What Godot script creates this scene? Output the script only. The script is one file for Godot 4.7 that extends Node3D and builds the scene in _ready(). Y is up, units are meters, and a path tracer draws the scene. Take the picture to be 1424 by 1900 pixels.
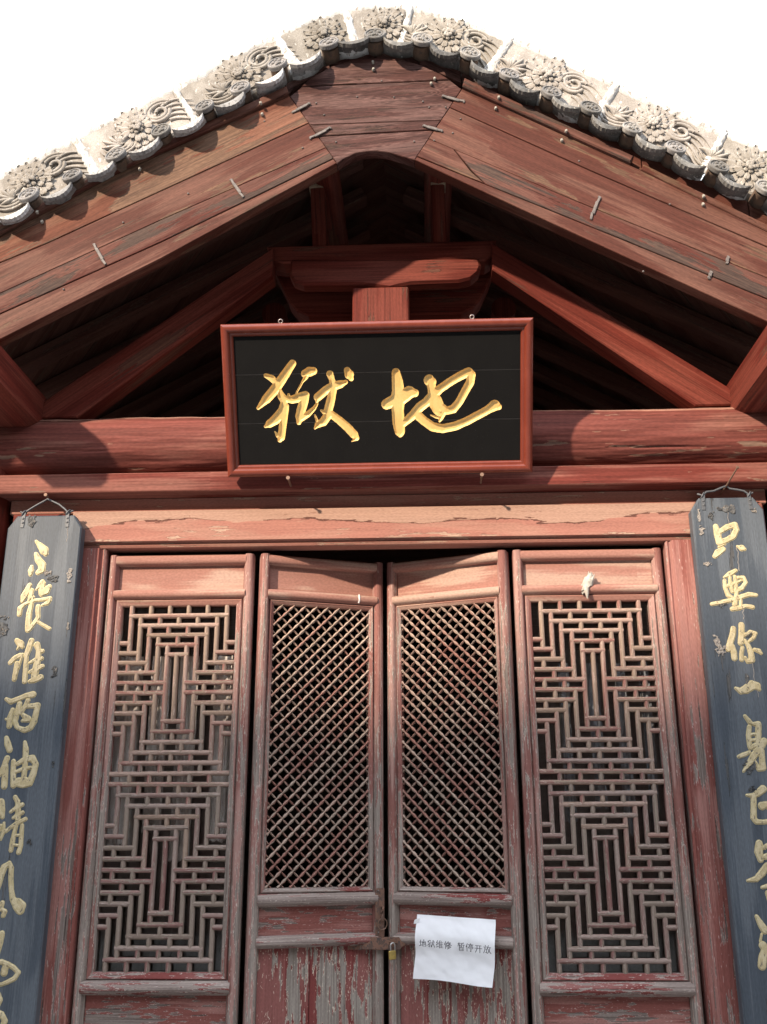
extends Node3D
# A weathered temple hall front seen from below: gable with carved ridge, barge boards, name plaque, couplet boards, lattice doors.

class M:
	var v := PackedVector3Array()
	var n := PackedVector3Array()
	var t := PackedVector2Array()
	func tri(a: Vector3, b: Vector3, c: Vector3, na: Vector3, nb: Vector3, nc: Vector3, ua: Vector2, ub: Vector2, uc: Vector2) -> void:
		if (b - a).cross(c - a).dot(na + nb + nc) > 0.0:
			v.append_array([a, c, b]); n.append_array([na, nc, nb]); t.append_array([ua, uc, ub])
		else:
			v.append_array([a, b, c]); n.append_array([na, nb, nc]); t.append_array([ua, ub, uc])
	func quad(a: Vector3, b: Vector3, c: Vector3, d: Vector3, out: Vector3, ua: Vector2, ub: Vector2, uc: Vector2, ud: Vector2) -> void:
		var nn := (c - a).cross(d - b)
		if nn.length_squared() < 1e-16:
			return
		nn = nn.normalized()
		if nn.dot(out) < 0.0:
			nn = -nn
		tri(a, b, c, nn, nn, nn, ua, ub, uc)
		tri(a, c, d, nn, nn, nn, ua, uc, ud)
	func squad(a: Vector3, b: Vector3, c: Vector3, d: Vector3, na: Vector3, nb: Vector3, nc: Vector3, nd: Vector3, ua: Vector2, ub: Vector2, uc: Vector2, ud: Vector2) -> void:
		tri(a, b, c, na, nb, nc, ua, ub, uc)
		tri(a, c, d, na, nc, nd, ua, uc, ud)
	func mesh() -> ArrayMesh:
		var arr := []
		arr.resize(Mesh.ARRAY_MAX)
		arr[Mesh.ARRAY_VERTEX] = v
		arr[Mesh.ARRAY_NORMAL] = n
		arr[Mesh.ARRAY_TEX_UV] = t
		var am := ArrayMesh.new()
		am.add_surface_from_arrays(Mesh.PRIMITIVE_TRIANGLES, arr)
		return am

var rng := RandomNumberGenerator.new()
var mats := {}
var used := {}
const ID := Transform3D.IDENTITY

func rr(a: float, b: float) -> float:
	return rng.randf_range(a, b)

# ---------- scene objects
func numbered(called: String) -> String:
	var k: int = used.get(called, 0)
	used[called] = k + 1
	return called if k == 0 else "%s_%03d" % [called, k]

func thing(called: String, label: String, category: String, at := Vector3.ZERO, group := "", kind := "") -> Node3D:
	var o := Node3D.new()
	o.name = numbered(called)
	add_child(o, true)
	o.position = at
	o.set_meta("label", label)
	o.set_meta("category", category)
	if group != "":
		o.set_meta("group", group)
	if kind != "":
		o.set_meta("kind", kind)
	return o

func put(called: String, m, material: Material, parent: Node3D, label := "", kind := "") -> MeshInstance3D:
	var o := MeshInstance3D.new()
	o.name = called
	o.mesh = m.mesh() if m is M else m
	o.material_override = material
	parent.add_child(o, true)
	if label != "":
		o.set_meta("label", label)
	if kind != "":
		o.set_meta("kind", kind)
	return o

# ---------- shapes
func bev(m: M, xf: Transform3D, size: Vector3, c: float, grain: int, uo := Vector2.INF) -> void:
	var h := size / 2.0
	if uo == Vector2.INF:
		uo = Vector2(rr(0, 1), rr(0, 2))
	var pt := func(sx: float, sy: float, sz: float, ax: int) -> Vector3:
		var p := Vector3(sx * (h.x - c), sy * (h.y - c), sz * (h.z - c))
		p[ax] = [sx, sy, sz][ax] * h[ax]
		return p
	var uvf := func(p: Vector3, ax: int) -> Vector2:
		if ax == grain:
			return Vector2(p[(grain + 1) % 3], p[(grain + 2) % 3] * 0.3) + uo
		var o := 3 - ax - grain
		return Vector2(p[o] + 0.37 * ax, p[grain]) + uo
	for ax in 3:
		var b := (ax + 1) % 3
		var d := (ax + 2) % 3
		for s in [-1.0, 1.0]:
			var ps := []
			for k in [[-1.0, -1.0], [1.0, -1.0], [1.0, 1.0], [-1.0, 1.0]]:
				var sg := [0.0, 0.0, 0.0]
				sg[ax] = s; sg[b] = k[0]; sg[d] = k[1]
				ps.append(pt.call(sg[0], sg[1], sg[2], ax))
			var out := Vector3.ZERO
			out[ax] = s
			m.quad(xf * ps[0], xf * ps[1], xf * ps[2], xf * ps[3], xf.basis * out, uvf.call(ps[0], ax), uvf.call(ps[1], ax), uvf.call(ps[2], ax), uvf.call(ps[3], ax))
			if c > 0.0:
				for s2 in [-1.0, 1.0]:   # edge between faces ax and b, along d
					var e := []
					for k in [[ax, -1.0], [ax, 1.0], [b, 1.0], [b, -1.0]]:
						var sg := [0.0, 0.0, 0.0]
						sg[ax] = s; sg[b] = s2; sg[d] = k[1]
						e.append(pt.call(sg[0], sg[1], sg[2], k[0]))
					var o2 := Vector3.ZERO
					o2[ax] = s; o2[b] = s2
					var fa := ax if ax != grain else b
					m.quad(xf * e[0], xf * e[1], xf * e[2], xf * e[3], xf.basis * o2, uvf.call(e[0], fa), uvf.call(e[1], fa), uvf.call(e[2], fa), uvf.call(e[3], fa))
	if c > 0.0:
		for sx in [-1.0, 1.0]:
			for sy in [-1.0, 1.0]:
				for sz in [-1.0, 1.0]:
					var nn: Vector3 = (xf.basis * Vector3(sx, sy, sz)).normalized()
					m.tri(xf * pt.call(sx, sy, sz, 0), xf * pt.call(sx, sy, sz, 1), xf * pt.call(sx, sy, sz, 2), nn, nn, nn, uo, uo, uo)

func box(p: Vector3, size: Vector3, c: float, grain: int, uo := Vector2.INF) -> M:
	var m := M.new()
	bev(m, Transform3D(Basis.IDENTITY, p), size, c, grain, uo)
	return m

# a profile (u, v) swept along d from p; mi0/mi1 slant the ends with u (mitres); closed profiles are wound either way, out = away from centre
func sweep(m: M, prof: PackedVector2Array, p: Vector3, d: Vector3, uax: Vector3, vax: Vector3, length: float, mi0 := 0.0, mi1 := 0.0, uo := Vector2.INF, smooth := false, closed := true, yanchor := false) -> void:
	if uo == Vector2.INF:
		uo = Vector2(rr(0, 1), rr(0, 2))
	var k := prof.size()
	var area := 0.0
	for i in k:
		area += prof[i].cross(prof[(i + 1) % k])
	var sgn := 1.0 if area > 0.0 else -1.0
	var en := PackedVector2Array()
	for i in k:
		var e := (prof[(i + 1) % k] - prof[i]).normalized()
		en.append(Vector2(e.y, -e.x) * sgn)
	var acc := 0.0
	var last := k if closed else k - 1
	for i in last:
		var j := (i + 1) % k
		var a := prof[i]
		var b := prof[j]
		var na := en[i]
		var nb := en[i]
		if smooth:
			if (closed or i > 0) and en[(i + k - 1) % k].dot(en[i]) > 0.5:
				na = (en[(i + k - 1) % k] + en[i]).normalized()
			if (closed or i < last - 1) and en[j].dot(en[i]) > 0.5:
				nb = (en[j] + en[i]).normalized()
		var pa := p + uax * a.x + vax * a.y
		var pb := p + uax * b.x + vax * b.y
		var a0 := mi0 * a.x
		var b0 := mi0 * b.x
		var a1 := length - mi1 * a.x
		var b1 := length - mi1 * b.x
		var l := a.distance_to(b)
		var w3a := (uax * na.x + vax * na.y).normalized()
		var w3b := (uax * nb.x + vax * nb.y).normalized()
		m.squad(pa + d * a0, pb + d * b0, pb + d * b1, pa + d * a1, w3a, w3b, w3b, w3a,
			uo + Vector2(acc, a0), uo + Vector2(acc + l, b0), uo + Vector2(acc + l, b1), uo + Vector2(acc, a1))
		acc += l
	if closed:
		var idx := Geometry2D.triangulate_polygon(prof)
		for q in range(0, idx.size(), 3):
			for e in 2:
				var ps := []
				var us := []
				for r in 3:
					var c := prof[idx[q + r]]
					ps.append(p + uax * c.x + vax * c.y + d * (mi0 * c.x if e == 0 else length - mi1 * c.x))
					us.append(uo + c)
				var nn := -d if e == 0 else d
				m.tri(ps[0], ps[1], ps[2], nn, nn, nn, us[0], us[1], us[2])

func inset(poly: PackedVector2Array, c: float) -> PackedVector2Array:
	var o := PackedVector2Array()
	var k := poly.size()
	for i in k:
		var e0 := (poly[i] - poly[(i + k - 1) % k]).normalized()
		var e1 := (poly[(i + 1) % k] - poly[i]).normalized()
		var n0 := Vector2(-e0.y, e0.x)
		var n1 := Vector2(-e1.y, e1.x)
		var b := (n0 + n1)
		var s := maxf(b.length_squared(), 0.3)
		o.append(poly[i] + b * 2.0 * c / s)
	return o

# polygon (any winding) in xy, from z0 (back) to z1 (front) with a chamfered front edge
func prism(m: M, poly_in: PackedVector2Array, z0: float, z1: float, c: float, ga: float, uo := Vector2.INF, xf := ID) -> void:
	var poly := poly_in.duplicate()
	if uo == Vector2.INF:
		uo = Vector2(rr(0, 1), rr(0, 2))
	var k := poly.size()
	var area := 0.0
	for i in k:
		area += poly[i].cross(poly[(i + 1) % k])
	if area < 0.0:
		poly.reverse()
	var ins := inset(poly, c) if c > 0.0 else poly
	var g := Vector2(cos(ga), sin(ga))
	var gp := Vector2(-g.y, g.x)
	var uvf := func(p: Vector2) -> Vector2: return Vector2(p.dot(gp), p.dot(g)) + uo
	var at := func(p: Vector2, z: float) -> Vector3: return xf * Vector3(p.x, p.y, z)
	var f := (xf.basis * Vector3(0, 0, 1)).normalized()
	for pass_ in 2:
		var src := ins if pass_ == 0 else poly
		var idx := Geometry2D.triangulate_polygon(src)
		var nn := f if pass_ == 0 else -f
		var z := z1 if pass_ == 0 else z0
		for q in range(0, idx.size(), 3):
			m.tri(at.call(src[idx[q]], z), at.call(src[idx[q + 1]], z), at.call(src[idx[q + 2]], z), nn, nn, nn, uvf.call(src[idx[q]]), uvf.call(src[idx[q + 1]]), uvf.call(src[idx[q + 2]]))
	for i in k:
		var j := (i + 1) % k
		var e := (poly[j] - poly[i]).normalized()
		var o3: Vector3 = xf.basis * Vector3(e.y, -e.x, 0)
		var ui: Vector2 = uvf.call(poly[i])
		var uj: Vector2 = uvf.call(poly[j])
		var th := Vector2(z1 - z0, 0)
		m.quad(at.call(poly[i], z0), at.call(poly[j], z0), at.call(poly[j], z1 - c), at.call(poly[i], z1 - c), o3, ui + th, uj + th, uj, ui)
		if c > 0.0:
			m.quad(at.call(poly[i], z1 - c), at.call(poly[j], z1 - c), at.call(ins[j], z1), at.call(ins[i], z1), o3 + f, ui, uj, uvf.call(ins[j]), uvf.call(ins[i]))

func tube(m: M, pts: PackedVector3Array, radii, sides: int, flat := 1.0, uo := Vector2.ZERO) -> void:
	var k := pts.size()
	var rings := []
	var nr := []
	var up := Vector3(0.123, 0.31, 0.94)
	var acc := 0.0
	var vs := []
	for i in k:
		var d := (pts[mini(i + 1, k - 1)] - pts[maxi(i - 1, 0)]).normalized()
		var s := d.cross(up)
		if s.length() < 0.05:
			s = d.cross(Vector3(1, 0, 0))
		s = s.normalized()
		var w := s.cross(d).normalized()
		up = w
		var r: float = radii[i] if radii is Array or radii is PackedFloat32Array else radii
		var ring := []
		var nn := []
		for j in sides + 1:
			var a := TAU * j / sides
			nn.append((s * cos(a) + w * sin(a)).normalized())
			ring.append(pts[i] + (s * cos(a) + w * sin(a) * flat) * r)
		rings.append(ring); nr.append(nn)
		if i > 0:
			acc += pts[i].distance_to(pts[i - 1])
		vs.append(acc)
	for i in k - 1:
		for j in sides:
			m.squad(rings[i][j], rings[i + 1][j], rings[i + 1][j + 1], rings[i][j + 1], nr[i][j], nr[i + 1][j], nr[i + 1][j + 1], nr[i][j + 1],
				uo + Vector2(j * 0.01, vs[i]), uo + Vector2(j * 0.01, vs[i + 1]), uo + Vector2(j * 0.01 + 0.01, vs[i + 1]), uo + Vector2(j * 0.01 + 0.01, vs[i]))
	for e in 2:
		var i := 0 if e == 0 else k - 1
		var d := (pts[0] - pts[1]).normalized() if e == 0 else (pts[k - 1] - pts[k - 2]).normalized()
		for j in sides:
			m.tri(pts[i], rings[i][j], rings[i][j + 1], d, d, d, uo, uo, uo)

# profile (r, y) turned about local y
func lathe(m: M, prof: PackedVector2Array, xf: Transform3D, segs: int) -> void:
	for i in prof.size() - 1:
		var a := prof[i]
		var b := prof[i + 1]
		var e := (b - a).normalized()
		var nn := Vector2(e.y, -e.x)
		for j in segs:
			var a0 := TAU * j / segs
			var a1 := TAU * (j + 1) / segs
			var c0 := Vector3(cos(a0), 0, sin(a0))
			var c1 := Vector3(cos(a1), 0, sin(a1))
			var n0: Vector3 = (xf.basis * (c0 * nn.x + Vector3.UP * nn.y)).normalized()
			var n1: Vector3 = (xf.basis * (c1 * nn.x + Vector3.UP * nn.y)).normalized()
			m.squad(xf * (c0 * a.x + Vector3.UP * a.y), xf * (c1 * a.x + Vector3.UP * a.y), xf * (c1 * b.x + Vector3.UP * b.y), xf * (c0 * b.x + Vector3.UP * b.y), n0, n1, n1, n0,
				Vector2(a0 * 0.1, a.x), Vector2(a1 * 0.1, a.x), Vector2(a1 * 0.1, b.x), Vector2(a0 * 0.1, b.x))

# a grid of points as one smooth sheet
func sheet(m: M, rows: int, cols: int, f: Callable, uvs := Vector2.ONE, both := 0.0) -> void:
	var ps := []
	for i in rows + 1:
		var r := []
		for j in cols + 1:
			r.append(f.call(float(i) / rows, float(j) / cols))
		ps.append(r)
	var nn := []
	for i in rows + 1:
		var r := []
		for j in cols + 1:
			var du: Vector3 = ps[mini(i + 1, rows)][j] - ps[maxi(i - 1, 0)][j]
			var dv: Vector3 = ps[i][mini(j + 1, cols)] - ps[i][maxi(j - 1, 0)]
			r.append(dv.cross(du).normalized())
		nn.append(r)
	for i in rows:
		for j in cols:
			var u0 := Vector2(float(j) / cols, float(i) / rows) * uvs
			var u1 := Vector2(float(j + 1) / cols, float(i + 1) / rows) * uvs
			m.squad(ps[i][j], ps[i][j + 1], ps[i + 1][j + 1], ps[i + 1][j], nn[i][j], nn[i][j + 1], nn[i + 1][j + 1], nn[i + 1][j], u0, Vector2(u1.x, u0.y), u1, Vector2(u0.x, u1.y))
			if both != 0.0:
				var o := [ps[i][j] - nn[i][j] * both, ps[i][j + 1] - nn[i][j + 1] * both, ps[i + 1][j + 1] - nn[i + 1][j + 1] * both, ps[i + 1][j] - nn[i + 1][j] * both]
				m.squad(o[0], o[1], o[2], o[3], -nn[i][j], -nn[i][j + 1], -nn[i + 1][j + 1], -nn[i + 1][j], u0, Vector2(u1.x, u0.y), u1, Vector2(u0.x, u1.y))

# ---------- brush strokes (x, y, r in millimetres) -> signed distance on a grid, negative inside
func field(strokes: Array, x0: float, y0: float, nx: int, ny: int, cell: float, wob: FastNoiseLite) -> PackedFloat32Array:
	var sd := PackedFloat32Array()
	sd.resize(nx * ny)
	sd.fill(0.05)
	for s in strokes:
		for k in range(0, maxi(s.size() - 3, 1), 3):
			var a := Vector2(s[k], s[k + 1]) / 1000.0
			var ra: float = s[k + 2] / 1000.0
			var k2: int = k + 3 if k + 3 < s.size() else k
			var b := Vector2(s[k2], s[k2 + 1]) / 1000.0
			var rb: float = s[k2 + 2] / 1000.0
			var mr := maxf(ra, rb) + 0.015
			var i0 := clampi(int((minf(a.x, b.x) - mr - x0) / cell), 0, nx - 1)
			var i1 := clampi(int((maxf(a.x, b.x) + mr - x0) / cell) + 1, 0, nx - 1)
			var j0 := clampi(int((minf(a.y, b.y) - mr - y0) / cell), 0, ny - 1)
			var j1 := clampi(int((maxf(a.y, b.y) + mr - y0) / cell) + 1, 0, ny - 1)
			var ab := b - a
			var l2 := maxf(ab.length_squared(), 1e-9)
			for j in range(j0, j1 + 1):
				for i in range(i0, i1 + 1):
					var p := Vector2(x0 + i * cell, y0 + j * cell)
					var q := clampf((p - a).dot(ab) / l2, 0.0, 1.0)
					var d := p.distance_to(a + ab * q) - lerpf(ra, rb, q)
					if d < sd[j * nx + i]:
						sd[j * nx + i] = d
	for j in ny:
		for i in nx:
			if sd[j * nx + i] < 0.02:
				sd[j * nx + i] += 0.0011 * wob.get_noise_2d((x0 + i * cell) * 1000.0, (y0 + j * cell) * 1000.0)
	return sd

# the part of the grid where side * sd > 0, lifted by the height function of sd
func relief(sd: PackedFloat32Array, x0: float, y0: float, nx: int, ny: int, cell: float, side: float, xf: Transform3D, hf: Callable, jr0 := 0, jr1 := -1) -> ArrayMesh:
	var st := SurfaceTool.new()
	st.begin(Mesh.PRIMITIVE_TRIANGLES)
	st.set_smooth_group(0)
	if jr1 < 0:
		jr1 = ny - 1
	var add := func(x: float, y: float, s: float) -> void:
		st.set_uv(Vector2(x, y))
		st.add_vertex(xf * Vector3(x, y, hf.call(s)))
	var run := -1
	for j in range(jr0, jr1):
		run = -1
		for i in nx:
			var whole := false
			if i < nx - 1:
				var lo := minf(minf(sd[j * nx + i], sd[j * nx + i + 1]), minf(sd[(j + 1) * nx + i], sd[(j + 1) * nx + i + 1]))
				whole = side > 0.0 and lo > 0.0
			if whole:
				if run < 0:
					run = i
				continue
			if run >= 0:
				var xa := x0 + run * cell
				var xb := x0 + i * cell
				var ya := y0 + j * cell
				for c in [[xa, ya], [xa, ya + cell], [xb, ya + cell], [xa, ya], [xb, ya + cell], [xb, ya]]:
					add.call(c[0], c[1], 1.0)
				run = -1
			if i == nx - 1:
				continue
			var cs := [Vector3(i, j, sd[j * nx + i]), Vector3(i, j + 1, sd[(j + 1) * nx + i]), Vector3(i + 1, j + 1, sd[(j + 1) * nx + i + 1]), Vector3(i + 1, j, sd[j * nx + i + 1])]
			if side * cs[0].z <= 0.0 and side * cs[1].z <= 0.0 and side * cs[2].z <= 0.0 and side * cs[3].z <= 0.0:
				continue
			for tq in [[0, 1, 2], [0, 2, 3]]:
				var poly := []
				for e in 3:
					var p: Vector3 = cs[tq[e]]
					var q: Vector3 = cs[tq[(e + 1) % 3]]
					if side * p.z > 0.0:
						poly.append(p)
					if (p.z > 0.0) != (q.z > 0.0):
						var fr := p.z / (p.z - q.z)
						var c := p.lerp(q, fr)
						c.z = 0.0
						poly.append(c)
				for e in range(1, poly.size() - 1):
					for p in [poly[0], poly[e], poly[e + 1]]:
						add.call(x0 + p.x * cell, y0 + p.y * cell, p.z)
	st.index()
	st.generate_normals()
	return st.commit()

# ---------- textures
func soft(seed_: int, w: int, h: int, w2: int, h2: int, freq: float, oct := 3) -> PackedByteArray:
	var nz := FastNoiseLite.new()
	nz.seed = seed_
	nz.noise_type = FastNoiseLite.TYPE_SIMPLEX_SMOOTH
	nz.frequency = freq
	nz.fractal_octaves = oct
	var im := nz.get_seamless_image(w2, h2)
	im.convert(Image.FORMAT_L8)
	im.resize(w, h, Image.INTERPOLATE_CUBIC)
	return im.get_data()

func srgb(c: float) -> int:
	c = clampf(c, 0.0, 1.0)
	return int(255.0 * (12.92 * c if c < 0.0031308 else 1.055 * pow(c, 0.41667) - 0.055) + 0.5)

func as_mat(alb: PackedByteArray, hgt: PackedByteArray, w: int, h: int, sx: float, sy: float, rough: float, relief_cm: float) -> StandardMaterial3D:
	var m := StandardMaterial3D.new()
	m.albedo_texture = ImageTexture.create_from_image(Image.create_from_data(w, h, false, Image.FORMAT_RGB8, alb))
	m.heightmap_enabled = true
	m.heightmap_texture = ImageTexture.create_from_image(Image.create_from_data(w, h, false, Image.FORMAT_L8, hgt))
	m.heightmap_scale = relief_cm
	m.roughness = rough
	m.uv1_scale = Vector3(1.0 / sx, 1.0 / sy, 1.0)
	return m

# painted, chipped wood; x across the grain (sx metres), y along it (sy metres)
func wood(seed_: int, d: Dictionary) -> StandardMaterial3D:
	var w := 384
	var h := 768
	var sx: float = d.get("sx", 0.8)
	var sy: float = d.get("sy", 2.4)
	var fine := soft(seed_, w, h, w, 32, 0.16, 3)
	var mid := soft(seed_ + 1, w, h, w, 64, 0.035, 3)
	var patch := soft(seed_ + 2, w, h, 96, 64, 0.035, 3)
	var chip := soft(seed_ + 3, w, h, w, 224, d.get("chipf", 0.055), 5)
	var grit := soft(seed_ + 4, w, h, w, 512, 0.22, 2)
	var fade := soft(seed_ + 5, w, h, 96, 48, 0.05, 4)
	var p1: Color = d.p1
	var p2: Color = d.p2
	var wl: Color = d.wl
	var wd: Color = d.wd
	var pr: Color = d.get("pr", wl)
	var t0: float = d.get("t0", 0.3)
	var t1: float = d.get("t1", t0)
	var fig: float = d.get("fig", 0.0)
	var crack: float = d.get("crack", 0.12)
	var grain: float = d.get("grain", 0.25)
	var grit_k: float = d.get("grit", 0.17)
	var band: float = d.get("band", 0.0)
	var fleck: float = d.get("fleck", 0.0)
	var fade_lo: float = d.get("fade", 0.5)
	var alb := PackedByteArray()
	alb.resize(w * h * 3)
	var hgt := PackedByteArray()
	hgt.resize(w * h)
	for j in h:
		var thr := lerpf(t1, t0, float(j) / h)
		for i in w:
			var k := j * w + i
			var a := fine[k] / 255.0
			var b := mid[k] / 255.0
			var c := patch[k] / 255.0
			var e := chip[k] / 255.0
			var g := grit[k] / 255.0
			var s := fade[k] / 255.0
			if fig > 0.0:
				var ring := absf(fposmod(b * 9.0 + c * 5.0 + i * 0.012, 1.0) - 0.5) * 2.0
				a = lerpf(a, ring * ring, fig)
			var crk := false
			var m := e * 0.38 + a * 0.14 + b * 0.15 + c * 0.37 - thr
			var r: float
			var gg: float
			var bb: float
			var hh: float
			if m < 0.0:
				var q := clampf(a * 0.75 + b * 0.35 - 0.08, 0.0, 1.0)
				r = lerpf(wd.r, wl.r, q); gg = lerpf(wd.g, wl.g, q); bb = lerpf(wd.b, wl.b, q)
				hh = 0.15 + 0.35 * a
			else:
				var q := smoothstep(fade_lo - 0.14, fade_lo + 0.14, s + (a - 0.5) * 0.25)
				if band > 0.0:
					var du := sx * i / w - band + (c - 0.5) * 0.07 + (e - 0.5) * 0.02
					q = maxf(q * 0.35, smoothstep(-0.003, 0.003, du))
					if absf(du) < 0.0022 and b < 0.62:
						q = 0.0
						crk = true
				var sh := 1.0 + grain * (a - 0.5) + grain * 0.8 * (b - 0.5)
				r = lerpf(p1.r, p2.r, q) * sh; gg = lerpf(p1.g, p2.g, q) * sh; bb = lerpf(p1.b, p2.b, q) * sh
				hh = 0.72 + 0.2 * (a - 0.5)
				if m < 0.012:
					r = pr.r; gg = pr.g; bb = pr.b
					hh = 0.6
			if crk or (a < crack and b < 0.5):
				var ck := 0.35
				r *= ck; gg *= ck; bb *= ck
				hh = 0.0
			if fleck > 0.0 and g * 0.6 + e * 0.4 > 0.80 - fleck * (0.5 + a):
				r = pr.r; gg = pr.g; bb = pr.b
			var gk := 1.0 + grit_k * 2.0 * (g - 0.5)
			alb[k * 3] = srgb(r * gk)
			alb[k * 3 + 1] = srgb(gg * gk)
			alb[k * 3 + 2] = srgb(bb * gk)
			hgt[k] = clampi(int(255.0 * (hh + 0.12 * (g - 0.5))), 0, 255)
	var mt := as_mat(alb, hgt, w, h, sx, sy, d.get("rough", 0.6) + 0.12, d.get("relief", 0.15))
	mt.metallic_specular = d.get("spec", 0.24)
	return mt

# two tones in patches with grit; for stone, plaster, lacquer
func blotch(seed_: int, d: Dictionary) -> StandardMaterial3D:
	var w := 320
	var h := 320
	var n1 := soft(seed_, w, h, 160, 160, 0.02, 5)
	var n2 := soft(seed_ + 1, w, h, w, h, 0.16, 3)
	var n3 := soft(seed_ + 2, w, h, 320, 160, 0.035, 4)
	var c1: Color = d.c1
	var c2: Color = d.c2
	var c3: Color = d.get("c3", d.c1)
	var t3: float = d.get("t3", 0.0)
	var lim: float = d.get("lim", 0.5)
	var wid: float = d.get("wid", 0.1)
	var gk: float = d.get("grit", 0.15)
	var alb := PackedByteArray()
	alb.resize(w * h * 3)
	var hgt := PackedByteArray()
	hgt.resize(w * h)
	for k in w * h:
		var a := n1[k] / 255.0
		var g := n2[k] / 255.0
		var b := n3[k] / 255.0
		var q := smoothstep(lim - wid, lim + wid, a * 0.7 + b * 0.3)
		var c := c1.lerp(c2, q)
		var hh := 0.5 + 0.2 * (a - 0.5) + 0.3 * (b - 0.5) + 0.25 * (g - 0.5)
		if b < t3:
			c = c3
			hh -= 0.2
		var f := 1.0 + gk * 2.0 * (g - 0.5)
		if d.has("speck") and g > d.speck:
			c = d.sc
			f = 1.0
		alb[k * 3] = srgb(c.r * f)
		alb[k * 3 + 1] = srgb(c.g * f)
		alb[k * 3 + 2] = srgb(c.b * f)
		hgt[k] = clampi(int(hh * 255.0), 0, 255)
	var m := as_mat(alb, hgt, w, h, d.get("s", 0.6), d.get("s", 0.6), d.get("rough", 0.8), d.get("relief", 0.2))
	if d.get("tri", true):
		m.uv1_triplanar = true
		m.uv1_world_triplanar = d.get("world", true)
		var s: float = 1.0 / d.get("s", 0.6)
		m.uv1_scale = Vector3(s, s, s)
	return m

func plain(c: Color, rough: float, metal := 0.0) -> StandardMaterial3D:
	var m := StandardMaterial3D.new()
	m.albedo_color = c.linear_to_srgb()
	m.roughness = rough
	m.metallic = metal
	return m

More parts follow.
